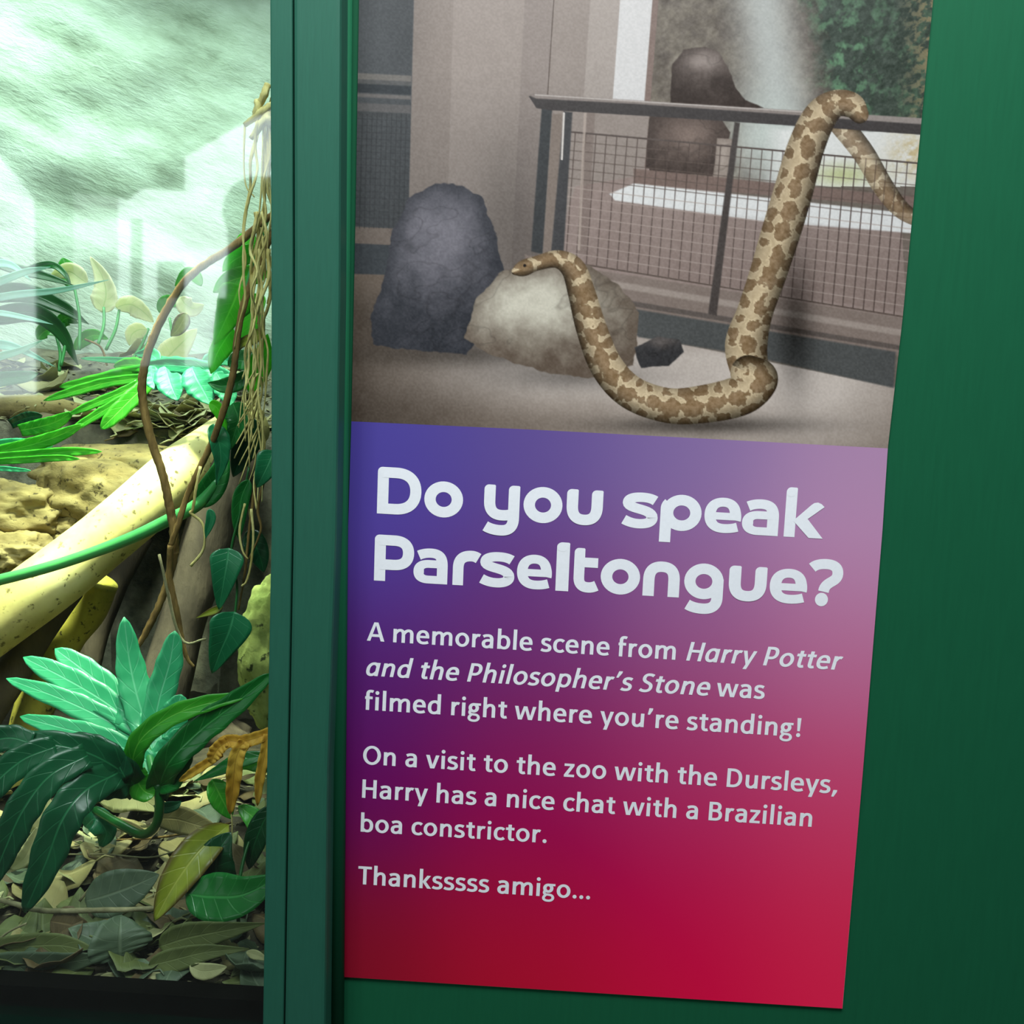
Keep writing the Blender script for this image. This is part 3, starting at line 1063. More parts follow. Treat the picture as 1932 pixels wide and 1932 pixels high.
def stroke_poly(path, wv, wh, closed=False):
    """ribbon quads around a centre line; upright parts are wv wide, level parts wh"""
    P = [path[0]]
    for q in path[1:]:
        if math.hypot(q[0] - P[-1][0], q[1] - P[-1][1]) > 1e-5: P.append(q)
    n = len(P)
    Lf, Rt = [], []
    for i in range(n):
        if closed:
            a, b = P[i - 1 if i else n - 2], P[i + 1 if i < n - 1 else 1]
        else:
            a, b = P[max(i - 1, 0)], P[min(i + 1, n - 1)]
        tx, ty = b[0] - a[0], b[1] - a[1]
        l = math.hypot(tx, ty)
        nx, ny = -ty / l, tx / l
        k = 1.0
        if 0 < i < n - 1:
            ux, uy = P[i][0] - P[i - 1][0], P[i][1] - P[i - 1][1]
            lu = math.hypot(ux, uy)
            cs = abs((-uy / lu) * nx + (ux / lu) * ny)
            k = 1 / max(cs, 0.6)
        hw = 0.5 * math.hypot(wv * nx, wh * ny) * k
        Lf.append((P[i][0] + nx * hw, P[i][1] + ny * hw)); Rt.append((P[i][0] - nx * hw, P[i][1] - ny * hw))
    return Lf, Rt


# a glyph: (advance, [items]); item = ('s', path) stroke, ('e', cx, cy, rx, ry) ring, ('o', cx, cy, r) disc, ('p', outline[, hole]) filled
S_ = lambda d, *w: ('s', parse(d), *w)
E_ = lambda *a: ('e', *a)
O_ = lambda *a: ('o', *a)
P_ = lambda *a: ('p', *a)
BODY = {
    ' ': (.226, []),
    'A': (.606, [P_([(.005, 0), (.125, 0), (.17, .145), (.428, .145), (.476, 0), (.602, 0), (.378, .644), (.236, .644)], [(.200, .238), (.398, .238), (.302, .54)])]),
    'B': (.561, [S_('M.13 0 L.13 .644'), S_('M.13 .6 L.27 .6 C.37 .6 .42 .56 .42 .475 C.42 .40 .36 .345 .28 .345 L.13 .345'), S_('M.2 .345 L.28 .345 C.40 .345 .455 .28 .455 .19 C.455 .10 .39 .045 .27 .045 L.13 .045')]),
    'D': (.630, [S_('M.13 0 L.13 .644'), S_('M.13 .6 L.25 .6 C.43 .6 .515 .49 .515 .325 C.515 .15 .43 .045 .25 .045 L.13 .045')]),
    'H': (.630, [S_('M.13 0 L.13 .644'), S_('M.5 0 L.5 .644'), S_('M.13 .335 L.5 .335')]),
    'O': (.676, [E_(.338, .322, .245, .288)]),
    'P': (.532, [S_('M.13 0 L.13 .644'), S_('M.13 .6 L.25 .6 C.37 .6 .43 .54 .43 .435 C.43 .33 .36 .265 .25 .265 L.13 .265')]),
    'S': (.473, [S_('M.405 .565 C.37 .59 .31 .606 .255 .606 C.16 .606 .105 .555 .105 .48 C.105 .30 .385 .36 .385 .18 C.385 .09 .32 .038 .21 .038 C.14 .038 .085 .06 .04 .09')]),
    'T': (.495, [S_('M.015 .598 L.48 .598'), S_('M.2475 0 L.2475 .6')]),
    'a': (.494, [S_('M.368 0 L.368 .29 C.368 .39 .33 .432 .235 .432 C.17 .432 .12 .415 .08 .39'), S_('M.368 .27 L.255 .268 C.15 .265 .095 .22 .095 .15 C.095 .08 .14 .038 .205 .038 C.28 .038 .335 .08 .368 .14')]),
    'b': (.537, [S_('M.127 0 L.127 .695'), S_('M.127 .335 C.165 .395 .205 .43 .262 .43 C.385 .43 .443 .34 .443 .235 C.443 .10 .385 .037 .287 .037 C.217 .037 .167 .075 .127 .13')]),
    'c': (.418, [S_('M.385 .38 C.355 .41 .32 .43 .275 .43 C.155 .43 .093 .35 .093 .23 C.093 .1 .16 .038 .27 .038 C.32 .038 .36 .06 .392 .09')]),
    'd': (.537, [S_('M.41 0 L.41 .695'), S_('M.41 .335 C.372 .395 .332 .43 .275 .43 C.152 .43 .094 .34 .094 .225 C.094 .10 .152 .037 .25 .037 C.32 .037 .37 .075 .41 .13')]),
    'e': (.503, [S_('M.09 .243 L.44 .243', .1, .08), S_('M.41 .205 C.418 .36 .36 .432 .258 .432 C.15 .432 .093 .35 .093 .232 C.093 .1 .16 .037 .278 .037 C.34 .037 .39 .05 .437 .075')]),
    'f': (.316, [S_('M.122 0 L.122 .54 C.122 .62 .16 .655 .22 .655 C.255 .655 .28 .65 .305 .638'), S_('M.03 .425 L.285 .425')]),
    'g': (.474, [E_(.218, .302, .118, .118), S_('M.25 .425 L.455 .425', .085, .08), S_('M.125 .215 C.065 .17 .075 .085 .165 .078 L.29 .068 C.43 .05 .435 -.14 .235 -.142 C.035 -.142 .035 -.01 .15 .06', .095, .08)]),
    'h': (.537, [S_('M.122 0 L.122 .695'), S_('M.412 0 L.412 .28 C.412 .38 .37 .425 .295 .425 C.22 .425 .165 .36 .122 .29')]),
    'i': (.246, [S_('M.123 0 L.123 .462'), O_(.123, .605, .066)]),
    'k': (.480, [S_('M.122 0 L.122 .695'), P_([(.17, .245), (.325, .462), (.455, .462), (.29, .242), (.475, 0), (.337, 0), (.17, .235)])]),
    'l': (.246, [S_('M.123 0 L.123 .695')]),
    'm': (.813, [S_('M.122 0 L.122 .462'), S_('M.406 0 L.406 .28 C.406 .38 .37 .425 .295 .425 C.22 .425 .165 .36 .122 .29'), S_('M.690 0 L.690 .28 C.690 .38 .654 .425 .579 .425 C.504 .425 .449 .36 .406 .29')]),
    'n': (.537, [S_('M.122 0 L.122 .462'), S_('M.412 0 L.412 .28 C.412 .38 .37 .425 .295 .425 C.22 .425 .165 .36 .122 .29')]),
    'o': (.538, [E_(.269, .234, .176, .197)]),
    'p': (.537, [S_('M.127 -.17 L.127 .462'), S_('M.127 .335 C.165 .395 .205 .43 .262 .43 C.385 .43 .443 .34 .443 .235 C.443 .10 .385 .037 .287 .037 C.217 .037 .167 .075 .127 .13')]),
    'r': (.355, [S_('M.122 0 L.122 .462'), S_('M.122 .28 C.165 .37 .21 .42 .26 .42 C.29 .42 .31 .415 .33 .405')]),
    's': (.399, [S_('M.338 .398 C.3 .42 .25 .432 .21 .432 C.13 .432 .088 .395 .088 .335 C.088 .215 .325 .27 .325 .135 C.325 .07 .27 .037 .185 .037 C.13 .037 .08 .05 .038 .075')]),
    't': (.347, [S_('M.168 .575 L.168 .15 C.168 .07 .2 .04 .25 .04 C.28 .04 .3 .045 .325 .055'), S_('M.03 .425 L.322 .425')]),
    'u': (.537, [S_('M.412 0 L.412 .462'), S_('M.122 .462 L.122 .182 C.122 .085 .165 .037 .242 .037 C.315 .037 .37 .1 .412 .17')]),
    'v': (.473, [P_([(.01, .462), (.135, .462), (.239, .125), (.345, .462), (.464, .462), (.308, 0), (.166, 0)])]),
    'w': (.745, [P_([(.012, .462), (.13, .462), (.208, .13), (.312, .462), (.432, .462), (.538, .13), (.62, .462), (.733, .462), (.607, 0), (.472, 0), (.370, .33), (.268, 0), (.135, 0)])]),
    'y': (.474, [P_([(.01, .462), (.135, .462), (.245, .13), (.347, .462), (.464, .462), (.255, -.17), (.135, -.17), (.192, -.005)])]),
    'z': (.397, [P_([(.03, .462), (.365, .462), (.365, .388), (.165, .085), (.37, .085), (.37, 0), (.025, 0), (.025, .075), (.228, .377), (.03, .377)])]),
    '\u2019': (.258, [P_([(.085, .665), (.212, .665), (.205, .60), (.115, .44), (.04, .44)])]),
    ',': (.258, [P_([(.085, .125), (.212, .125), (.205, .06), (.108, -.11), (.03, -.11)])]),
    '.': (.267, [O_(.133, .062, .07)]),
    '!': (.326, [P_([(.098, .644), (.228, .644), (.205, .195), (.121, .195)]), O_(.163, .062, .07)]),
    '\u2026': (.69, [O_(.115, .062, .068), O_(.345, .062, .068), O_(.575, .062, .068)]),
}
BODY_IT = dict(BODY)
BODY_IT['a'] = (.523, [S_('M.405 0 L.405 .462'), S_('M.405 .335 C.367 .395 .327 .43 .27 .43 C.15 .43 .092 .33 .092 .215 C.092 .10 .14 .037 .225 .037 C.305 .037 .36 .09 .405 .16')])
def RT(x, y):
    return [P_([(x - .12, y - .12), (x + .12, y - .12), (x + .12, y - .02), (x + .10, y - .002), (x - .02, y)]), O_(x - .02, y - .1, .1)]


HEAD = {
    'D': (.95, [S_('M.12 0 L.12 .9'), O_(.1, .9, .1), S_('M.1 .888 L.40 .888 C.69 .888 .83 .73 .83 .5 C.83 .27 .69 .112 .40 .112 L.12 .112')]),
    'P': (.85, [S_('M.12 0 L.12 .9'), O_(.1, .9, .1), S_('M.1 .888 L.42 .888 C.63 .888 .73 .79 .73 .625 C.73 .45 .63 .36 .42 .36 L.12 .36')]),
    'o': (.82, [E_(.41, .378, .29, .272)]),
    'y': (.76, [*RT(.12, .755), *RT(.64, .755), S_('M.12 .65 L.12 .40 C.12 .21 .21 .112 .39 .112 C.50 .112 .58 .13 .62 .16'), S_('M.64 .65 L.64 .06 C.64 -.13 .55 -.212 .38 -.212 C.26 -.212 .14 -.19 .045 -.135')]),
    'u': (.76, [*RT(.12, .755), *RT(.64, .755), S_('M.12 .65 L.12 .40 C.12 .21 .2 .112 .38 .112 C.56 .112 .64 .21 .64 .40 L.64 .65')]),
    's': (.74, [S_('M.675 .60 C.60 .645 .51 .662 .40 .662 C.22 .662 .125 .62 .125 .54 C.125 .38 .62 .45 .62 .235 C.62 .14 .51 .098 .36 .098 C.24 .098 .14 .125 .045 .175', .235, .2)]),
    'p': (.86, [E_(.45, .378, .30, .272), S_('M.12 -.26 L.12 .46 C.12 .50 .14 .54 .17 .57')]),
    'e': (.79, [S_('M.12 .358 L.665 .358', .2, .155), S_('M.666 .281 C.674 .32 .672 .40 .655 .45 C.63 .585 .54 .655 .40 .655 C.21 .655 .12 .54 .12 .378 C.12 .20 .22 .098 .43 .098 C.53 .098 .62 .11 .715 .142', .235, .19)]),
    'a': (.77, [S_('M.645 0 L.645 .38 C.645 .58 .57 .66 .38 .66 C.28 .66 .19 .64 .11 .60', .24, .2), S_('M.645 .425 L.34 .425 C.18 .425 .115 .35 .115 .255 C.115 .15 .18 .085 .33 .085 L.645 .085', .235, .17)]),
    'k': (.86, [S_('M.12 0 L.12 .95'), *RT(.12, 1.05), P_([(.20, .36), (.56, .70), (.62, .745), (.70, .76), (.78, .73), (.85, .67), (.50, .40), (.86, .0), (.55, 0), (.20, .335)])]),
    'r': (.60, [S_('M.12 0 L.12 .38 C.12 .57 .23 .645 .41 .645 C.47 .645 .52 .63 .57 .60', .24, .23)]),
    'l': (.28, [S_('M.13 0 L.13 .95'), *RT(.13, 1.05)]),
    't': (.56, [*RT(.12, .95), S_('M.12 .85 L.12 .32 C.12 .17 .2 .108 .34 .108 C.41 .108 .47 .125 .525 .155'), S_('M.1 .645 L.54 .645', .24, .21)]),
    'n': (.77, [S_('M.12 0 L.12 .36 C.12 .56 .22 .643 .385 .643 C.56 .643 .65 .56 .65 .36 L.65 0')]),
    'g': (.85, [E_(.42, .378, .30, .272), S_('M.72 .44 L.72 .04 C.72 -.13 .62 -.212 .43 -.212 C.31 -.212 .19 -.19 .09 -.135')]),
    '?': (.74, [S_('M.055 .80 C.12 .87 .24 .895 .36 .895 C.55 .895 .63 .82 .63 .70 C.63 .50 .36 .54 .34 .30', .24, .215), O_(.31, .13, .145)]),
}


def glyph_polys(g, wv, wh):
    """quads and triangles of one glyph as lists of outlines, one list per item"""
    out = []
    for it in g[1]:
        if it[0] == 's':
            a, b = (it[2], it[3]) if len(it) > 2 else (wv, wh)
            L, R = stroke_poly(it[1], a, b)
            out.append([[L[i], R[i], R[i + 1], L[i + 1]] for i in range(len(L) - 1)])
        elif it[0] == 'e':
            L, R = stroke_poly(ell(*it[1:]), wv if len(g) < 9 else wv, wh, True)
            out.append([[L[i], R[i], R[i + 1], L[i + 1]] for i in range(len(L) - 1)])
        elif it[0] == 'o':
            out.append([ell(it[1], it[2], it[3], it[3], 24)[:-1]])
        else:
            loops = [[Vector((*p, 0)) for p in lp] for lp in it[1:]]
            flat = [p for lp in loops for p in lp]
            out.append([[(flat[k].x, flat[k].y) for k in tri] for tri in tessellate_polygon(loops)])
    return out


M['ink_off'] = M['ink']
YT = YS - 0.0004


def text_mesh(name, runs, p0, p1, wv, wh, parent, label=None, extents=None):
    """runs: [(text, font, shear)]; p0, p1: places of the first and last ink on the base line"""
    items, pen = [], 0.0
    k = 0
    for txt, font, sh in runs:
        for ch in txt:
            g = font[ch]
            for pl in glyph_polys(g, wv, wh):
                items.append((k, [[(x + sh * y, y) for x, y in q] for q in pl], pen, g[0]))
            pen += g[0]
            k += 1
    A, B = at(*p0, YT), at(*p1, YT)
    U = (B - A)
    L = U.length
    U.normalize()
    N = Vector((-U.z, 0, U.x))
    V, F = [], []
    if extents is None:
        x0 = min(x + pn for _, pl, pn, _ in items for q in pl for x, _ in q)
        x1 = max(x + pn for _, pl, pn, _ in items for q in pl for x, _ in q)
        sc = L / (x1 - x0)
        place = lambda k, x, pn: (x + pn - x0) * sc
        sy = sc
    else:
        sy = HEADCAP
        span = []
        for l, r in extents:
            t0 = (l - p0[0]) / (p1[0] - p0[0]); t1 = (r - p0[0]) / (p1[0] - p0[0])
            span.append((t0 * L, t1 * L))
        inks = {}
        for k, pl, pn, ad in items:
            xs = [x for q in pl for x, _ in q]
            a, b = inks.get(k, (9, -9))
            inks[k] = (min(a, *xs), max(b, *xs))
        keys = sorted(inks)
        idx = {kk: i for i, kk in enumerate(keys)}
        place = lambda k, x, pn: span[idx[k]][0] + (x - inks[k][0]) / (inks[k][1] - inks[k][0]) * (span[idx[k]][1] - span[idx[k]][0])
    layer, last = 0, -1
    for k, pl, pn, ad in items:
        layer = layer + 1 if k == last else 0
        last = k
        off = Vector((0, -0.00003 * layer, 0))
        for qi, q in enumerate(pl):
            pts = [A + U * place(k, x, pn) + N * (y * sy) + off - Vector((0, 5e-7 * qi, 0)) for x, y in q]
            for i in range(1, len(pts) - 1):
                tri = [pts[0], pts[i], pts[i + 1]]
                cr = (tri[1] - tri[0]).cross(tri[2] - tri[0])
                if cr.length < 1e-12: continue
                b = len(V)
                V += tri
                F.append((b, b + 1, b + 2) if cr.y < 0 else (b, b + 2, b + 1))
    o = mesh_obj(name, V, F, M['ink'], parent)
    if label: o['label'] = label
    return o


HEADCAP = 89.0 * mpp(0.0)
ext1 = [(710, 794), (800, 873.5), (913, 981), (988, 1061.5), (1069, 1137.5), (1174, 1241.5), (1246, 1323), (1328.5, 1397.5), (1399.5, 1468), (1478, 1552)]
ext2 = [(704.5, 780), (780, 845), (854.5, 907), (905.5, 971.5), (976, 1042), (1049, 1074.5), (1082.5, 1131.5), (1134, 1208), (1214, 1283), (1291, 1365), (1374, 1445), (1451, 1521), (1520.5, 1585.5)]
strip = lambda s: s.replace(' ', '')
h1 = text_mesh('headline', [('Doyouspeak', HEAD, -0.012)], (710, 968.5), (1552, 1016.5), .24, .225, poster, 'large rounded white headline lettering', ext1)
h2 = text_mesh('headline', [('Parseltongue?', HEAD, -0.012)], (704.5, 1095), (1585, 1144.5), .24, .225, poster, 'large rounded white headline lettering', ext2)
BV, BH = .117, .093
R_, I_ = (BODY, 0.0), (BODY_IT, 0.20)
text_mesh('paragraph_line', [('A memorable scene from ', *R_), ('Harry Potter', *I_)], (692, 1208.6), (1589, 1264.5), BV, BH, poster)
text_mesh('paragraph_line', [('and the Philosopher\u2019s Stone', *I_), (' was', *R_)], (690.5, 1274.5), (1442, 1319), BV, BH, poster)
text_mesh('paragraph_line', [('filmed right where you\u2019re standing!', *R_)], (688, 1339), (1509.5, 1390.5), BV, BH, poster)
text_mesh('paragraph_line', [('On a visit to the zoo with the Dursleys,', *R_)], (684.4, 1441.5), (1579, 1497.5), BV, BH, poster)
text_mesh('paragraph_line', [('Harry has a nice chat with a Brazilian', *R_)], (682.8, 1505), (1531, 1560), BV, BH, poster)
text_mesh('paragraph_line', [('boa constrictor.', *R_)], (680.2, 1569), (1031, 1590.5), BV, BH, poster)
text_mesh('paragraph_line', [('Thanksssss amigo\u2026', *R_)], (675, 1667.8), (1113, 1697), BV, BH, poster)

# ================================================================ VIVARIUM: rocks and limbs
def rock(name, px, py, y, rpx, seed, m, label, squash=(1, 0.8, 0.7), amp=0.3, fr=1.5, group=None, cat='rock'):
    c = at(px, py, y)
    r = rpx * mpp(y)
    v, f = rock_data((0, 0, 0), r, seed, 5, amp, fr, squash)
    o = mesh_obj(name, v, f, m, None, True)
    o.location = c
    return tag(o, label, cat, group)


rock('boulder', 205, 935, 0.70, 112, 3, M['ochre_rock'], 'large pale ochre boulder under the soil shelf behind the pale limb', (1.15, 0.7, 0.75), 0.25, 1.3, 'ochre stones below the shelf')
rock('boulder', 40, 965, 0.67, 92, 8, M['ochre_rock'], 'ochre boulder with a dark overhang left of the large one', (1.1, 0.7, 0.6), 0.3, 1.6, 'ochre stones below the shelf')
rock('boulder', 25, 1048, 0.61, 78, 12, M['ochre_rock'], 'low crumbly ochre stone just above the pale limb at the left edge', (1.2, 0.7, 0.55), 0.35, 1.8, 'ochre stones below the shelf')
rock('boulder', 120, 1008, 0.68, 70, 19, M['ochre_rock'], 'shadowed ochre stone wedged between the boulders and the pale limb', (1, 0.6, 0.7), 0.3, 1.6, 'ochre stones below the shelf')
rock('boulder', 270, 893, 0.735, 150, 31, M['ochre_rock'], 'long pale stone ledge under the litter of the raised shelf', (1.35, 0.5, 0.36), 0.2, 1.4, 'ochre stones below the shelf')
rock('mossy_rock', 512, 1235, 0.42, 78, 5, M['moss_rock'], 'tall yellow green mossy rock beside the window post', (0.8, 0.7, 1.9), 0.18, 1.7)
rock('boulder', 330, 1390, 0.62, 120, 25, M['grey_log'], 'dark boulder in the hollow behind the lobed plant', (1.2, 0.6, 0.7), 0.25, 1.5)


def limb(name, pts, m, label, seed, rough=0.12, freq=14.0, sides=28, sub=9):
    o = tube_px(name, pts, m, None, sides, rough, sub, seed, freq)
    return tag(o, label, 'log')


limb('tree_limb', [(-420, 1470, .33, 60), (-270, 1375, .36, 62), (-120, 1258, .40, 61), (20, 1152, .44, 60), (120, 1078, .47, 57), (250, 972, .53, 55), (340, 892, .60, 52), (400, 848, .66, 48), (470, 800, .74, 44)], M['pale_log'], 'thick pale smooth limb slanting up to the right, brightly lit', 1, 0.07, 9)
limb('tree_limb', [(190, 1095, .56, 36), (160, 1148, .56, 40), (116, 1206, .55, 40), (76, 1306, .54, 38), (50, 1400, .53, 37), (40, 1500, .52, 36)], M['yellow_log'], 'yellow green limb standing upright under the pale limb', 2, 0.10, 12)
limb('tree_limb', [(130, 1110, .50, 30), (70, 1190, .49, 34), (10, 1290, .47, 36), (-50, 1380, .46, 38), (-110, 1500, .45, 40)], M['grey_log'], 'shaded brown limb running down to the left edge below the pale limb', 3, 0.12, 14)
limb('tree_limb', [(470, 850, .64, 46), (425, 930, .61, 46), (372, 1080, .58, 46), (325, 1250, .54, 46), (290, 1420, .50, 50)], M['grey_log'], 'grey brown rough trunk leaning behind the hanging vines', 4, 0.14, 16)
limb('tree_limb', [(270, 1010, .70, 20), (215, 1110, .68, 22), (170, 1230, .66, 24), (150, 1330, .64, 26)], M['grey_log'], 'dark branch in the hollow behind the upright yellow limb', 5, 0.14, 16)

limb('bark_piece', [(-70, 778, .80, 22), (20, 768, .80, 22), (100, 768, .80, 18), (170, 774, .80, 9)], M['ochre_rock'], 'weathered tan piece of bark lying on the shelf under the green leaves', 6, 0.15, 16)

# ---------------------------------------------------------------- vines, stems and hanging roots
v = empty('woody_vine', at(330, 1000, .34))
tag(v, 'brown woody vine looping left from the post and down past the pale limb, frayed end', 'vine')
tube_px('stem', [(575, -500, .38, 7), (572, -100, .38, 7), (566, 220, .37, 6.5), (545, 372, .36, 6), (500, 415, .36, 6.5), (440, 465, .35, 7), (385, 500, .34, 7), (343, 538, .34, 7), (305, 602, .34, 7.5), (280, 662, .34, 7.5), (268, 722, .34, 8), (272, 772, .34, 8), (286, 832, .34, 8), (306, 892, .34, 8), (319, 952, .34, 8), (328, 1002, .34, 8.5), (330, 1045, .34, 8)], M['vine'], v, 10, 0.25, 8, 3, 220)
tube_px('stem', [(330, 1040, .34, 8), (318, 1092, .335, 7.5), (300, 1142, .33, 7), (276, 1192, .325, 6.5), (258, 1224, .32, 4.5)], M['vine'], v, 10, 0.3, 8, 4, 220)
v = empty('woody_vine', at(400, 830, .32))
tag(v, 'brown vine hanging straight from the post and crossing the looping one, hooked lower end', 'vine')
tube_px('stem', [(580, -500, .33, 7), (574, -100, .33, 7), (560, 240, .32, 7), (528, 395, .31, 7), (500, 470, .31, 7), (466, 555, .315, 6.5), (450, 622, .32, 6.5), (442, 690, .32, 6.5), (430, 747, .32, 6.5), (402, 830, .325, 6.5), (374, 890, .33, 6), (352, 938, .33, 5.5), (336, 990, .325, 5.5), (322, 1030, .325, 5)], M['vine'], v, 10, 0.25, 8, 6, 220)
tube_px('stem', [(322, 1028, .325, 6), (320, 1085, .33, 5.5), (331, 1140, .33, 5.5), (342, 1200, .33, 5), (352, 1240, .33, 4), (366, 1258, .33, 2.5)], M['vine'], v, 10, 0.3, 8, 7, 220)
tube_px('rootlet', [(378, 880, .325, 3.5), (370, 920, .32, 3), (364, 960, .32, 3), (360, 968, .32, 3), (380, 985, .32, 2.5), (386, 1010, .32, 2.5), (382, 1040, .32, 2.5), (360, 1068, .32, 3)], M['root'], v, 6, 0.3, 6, 8, 300)

st = empty('green_stem', at(200, 1030, .36))
tag(st, 'long smooth green stem slanting across the front of the pale limb', 'stem')
tube_px('stem', [(-60, 1108, .33, 11), (40, 1084, .34, 11), (130, 1058, .355, 11), (240, 1018, .37, 11.5), (320, 980, .385, 12), (375, 950, .395, 12), (412, 905, .40, 10)], M['stem'], st, 14)
leaf_px('leaf', [(372, 955, .395), (400, 920, .395), (418, 880, .395), (424, 830, .40)], 24, M['deep_leaf'], st, 'lance', 7, 0.3)

rng = random.Random(11)
hr = empty('hanging_roots', at(480, 600, .27))
tag(hr, 'tangle of thin straw coloured aerial roots hanging beside the post', 'roots')
for k in range(17):
    x0 = rng.uniform(478, 520)
    y0 = rng.choice([185, 205, 230, 400, 430, 470, 520])
    y1 = y0 + rng.uniform(280, 560)
    y1 = min(y1, 1000 + rng.uniform(-60, 90))
    dep = rng.uniform(.24, .34)
    n = 9
    drift = rng.uniform(-42, 4)
    pts = []
    for i in range(n + 1):
        t = i / n
        pts.append((x0 + drift * t + rng.uniform(-9, 9), y0 + (y1 - y0) * t, dep + rng.uniform(-.006, .006), rng.uniform(1.6, 3.6) * (1.15 - 0.6 * t)))
    tube_px('root', pts, M['root'], hr, 6, 0.3, 6, k, 300)
for k in range(12):                                             # frayed bundle at half height
    x0, y0 = rng.uniform(478, 500), rng.uniform(690, 790)
    tube_px('root', [(x0, y0, .28, 2.0), (x0 - rng.uniform(4, 26), y0 + rng.uniform(25, 50), .275, 1.8), (x0 - rng.uniform(10, 52), y0 + rng.uniform(60, 130), .27, 1.2)], M['root'], hr, 5, 0.3, 6, 40 + k, 300)
for a, b in (((485, 190), (478, 228)), ((505, 160), (480, 215)), ((520, 195), (462, 236)), ((490, 222), (510, 240)), ((512, 205), (474, 262))):
    tube_px('root', [(a[0], a[1], .27, 6), ((a[0] + b[0]) / 2 + 5, (a[1] + b[1]) / 2 - 6, .265, 7), (b[0], b[1], .27, 4.5)], M['root'], hr, 8, 0.4, 6, a[0], 200)
tube_px('root', [(585, -500, .29, 6), (575, -150, .285, 6), (552, 80, .28, 6), (516, 165, .27, 6)], M['root'], hr, 8, 0.3, 6, 9, 200)
tube_px('root', [(462, 236, .27, 2.2), (460, 300, .27, 1.6), (464, 350, .27, 1.5), (480, 372, .27, 1.2)], M['root'], hr, 5)
tube_px('root', [(497, 222, .27, 2.2), (495, 300, .27, 1.8), (492, 370, .27, 1.8), (486, 430, .27, 1.6)], M['root'], hr, 5)
hr2 = empty('hanging_roots', at(460, 1020, .3))
tag(hr2, 'few long brown rootlets trailing down beside the two heart shaped leaves', 'roots')
for k, pts in enumerate([[(492, 860, .30, 4), (480, 930, .30, 3.5), (470, 1000, .30, 3), (462, 1080, .30, 2.5), (450, 1150, .30, 2)],
                         [(462, 950, .29, 2.5), (452, 1000, .29, 2.5), (458, 1040, .29, 2), (468, 1055, .29, 1.5)],
                         [(474, 960, .285, 3), (478, 1010, .285, 2.5), (474, 1060, .285, 2.5), (466, 1095, .285, 2.5), (456, 1106, .285, 2)],
                         [(500, 900, .30, 3), (486, 960, .30, 3), (492, 1000, .30, 2.5), (470, 1055, .30, 2)]]):
    tube_px('root', pts, M['vine'] if k in (0, 3) else M['root'], hr2, 6, 0.3, 7, 80 + k, 300)

# ---------------------------------------------------------------- climbing plants by the post
cp = empty('climbing_plant', at(440, 600, .33))
tag(cp, 'leafy climbing plant with broad bright green leaves hanging beside the post', 'plant')
tube_px('stem', [(570, -450, .39, 3), (560, 100, .38, 3), (535, 330, .37, 3), (500, 430, .36, 3), (470, 520, .36, 3.5), (455, 600, .36, 3.5), (440, 690, .36, 3), (430, 770, .36, 3)], M['stem'], cp, 8)
for k, (pts, wd, m, pr) in enumerate([
        ([(452, 538, .335), (440, 570, .33), (424, 606, .33), (404, 650, .335)], 40, 'hang_leaf', 'heart'),
        ([(500, 470, .37), (468, 478, .37), (440, 492, .37), (420, 512, .375)], 18, 'hang_leaf', 'oval'),
        ([(508, 515, .37), (470, 520, .37), (430, 532, .37), (402, 552, .37)], 20, 'hang_leaf', 'oval'),
        ([(480, 440, .38), (462, 460, .38), (446, 490, .38), (428, 530, .38)], 17, 'hang_leaf', 'lance'),
        ([(500, 560, .38), (480, 580, .38), (470, 620, .38), (466, 660, .38)], 24, 'hang_leaf', 'oval'),
        ([(440, 620, .36), (425, 640, .355), (408, 670, .355), (398, 705, .36)], 22, 'hang_leaf', 'oval'),
        ([(430, 690, .36), (455, 680, .36), (480, 690, .36), (500, 712, .36)], 20, 'deep_leaf', 'oval'),
        ([(470, 700, .37), (450, 720, .37), (420, 728, .37), (392, 722, .37)], 16, 'deep_leaf', 'oval'),
        ([(470, 740, .35), (485, 700, .35), (495, 670, .35), (505, 630, .35)], 22, 'hang_leaf', 'oval'),
        ([(440, 760, .35), (450, 790, .345), (442, 820, .345), (432, 850, .35)], 26, 'deep_leaf', 'heart'),
        ([(402, 800, .335), (412, 830, .33), (416, 870, .33), (408, 915, .33)], 21, 'heart_leaf', 'lance'),
        ([(480, 790, .37), (470, 820, .37), (455, 860, .37), (440, 900, .37)], 26, 'dark_leaf', 'oval'),
        ([(352, 590, .40), (345, 605, .40), (335, 622, .40), (322, 634, .40)], 14, 'lime_leaf', 'oval'),
        ([(395, 760, .345), (410, 770, .345), (425, 800, .35), (432, 830, .35)], 12, 'hang_leaf', 'lance'),
        ([(500, 620, .33), (478, 640, .33), (455, 650, .33), (436, 680, .33)], 12, 'lime_leaf', 'lance')]):
    leaf_px('leaf', pts, wd, M[m], cp, pr, 9, 0.22 + 0.05 * (k % 3), (k % 5 - 2) * 0.22, 0.05, seed=k)
hp = empty('heart_leaf_vine', at(430, 1120, .28))
tag(hp, 'hanging vine with two blue green heart shaped leaves below the roots', 'plant')
tube_px('stem', [(470, 880, .31, 2.5), (455, 960, .30, 2.5), (436, 1040, .29, 2.5), (447, 1100, .29, 2.5), (443, 1165, .28, 2.5)], M['petiole'], hp, 7)
leaf_px('leaf', [(432, 1034, .285), (427, 1066, .28), (420, 1108, .28), (413, 1150, .285)], 33, M['heart_leaf'], hp, 'heart', 11, 0.22, 0.1)
leaf_px('leaf', [(442, 1154, .275), (432, 1190, .27), (416, 1228, .27), (400, 1270, .275)], 42, M['heart_leaf'], hp, 'heart', 11, 0.2, -0.1)
leaf_px('leaf', [(395, 960, .31), (398, 978, .31), (392, 1000, .31), (388, 1016, .31)], 9, M['heart_leaf'], hp, 'lance', 7, 0.3)
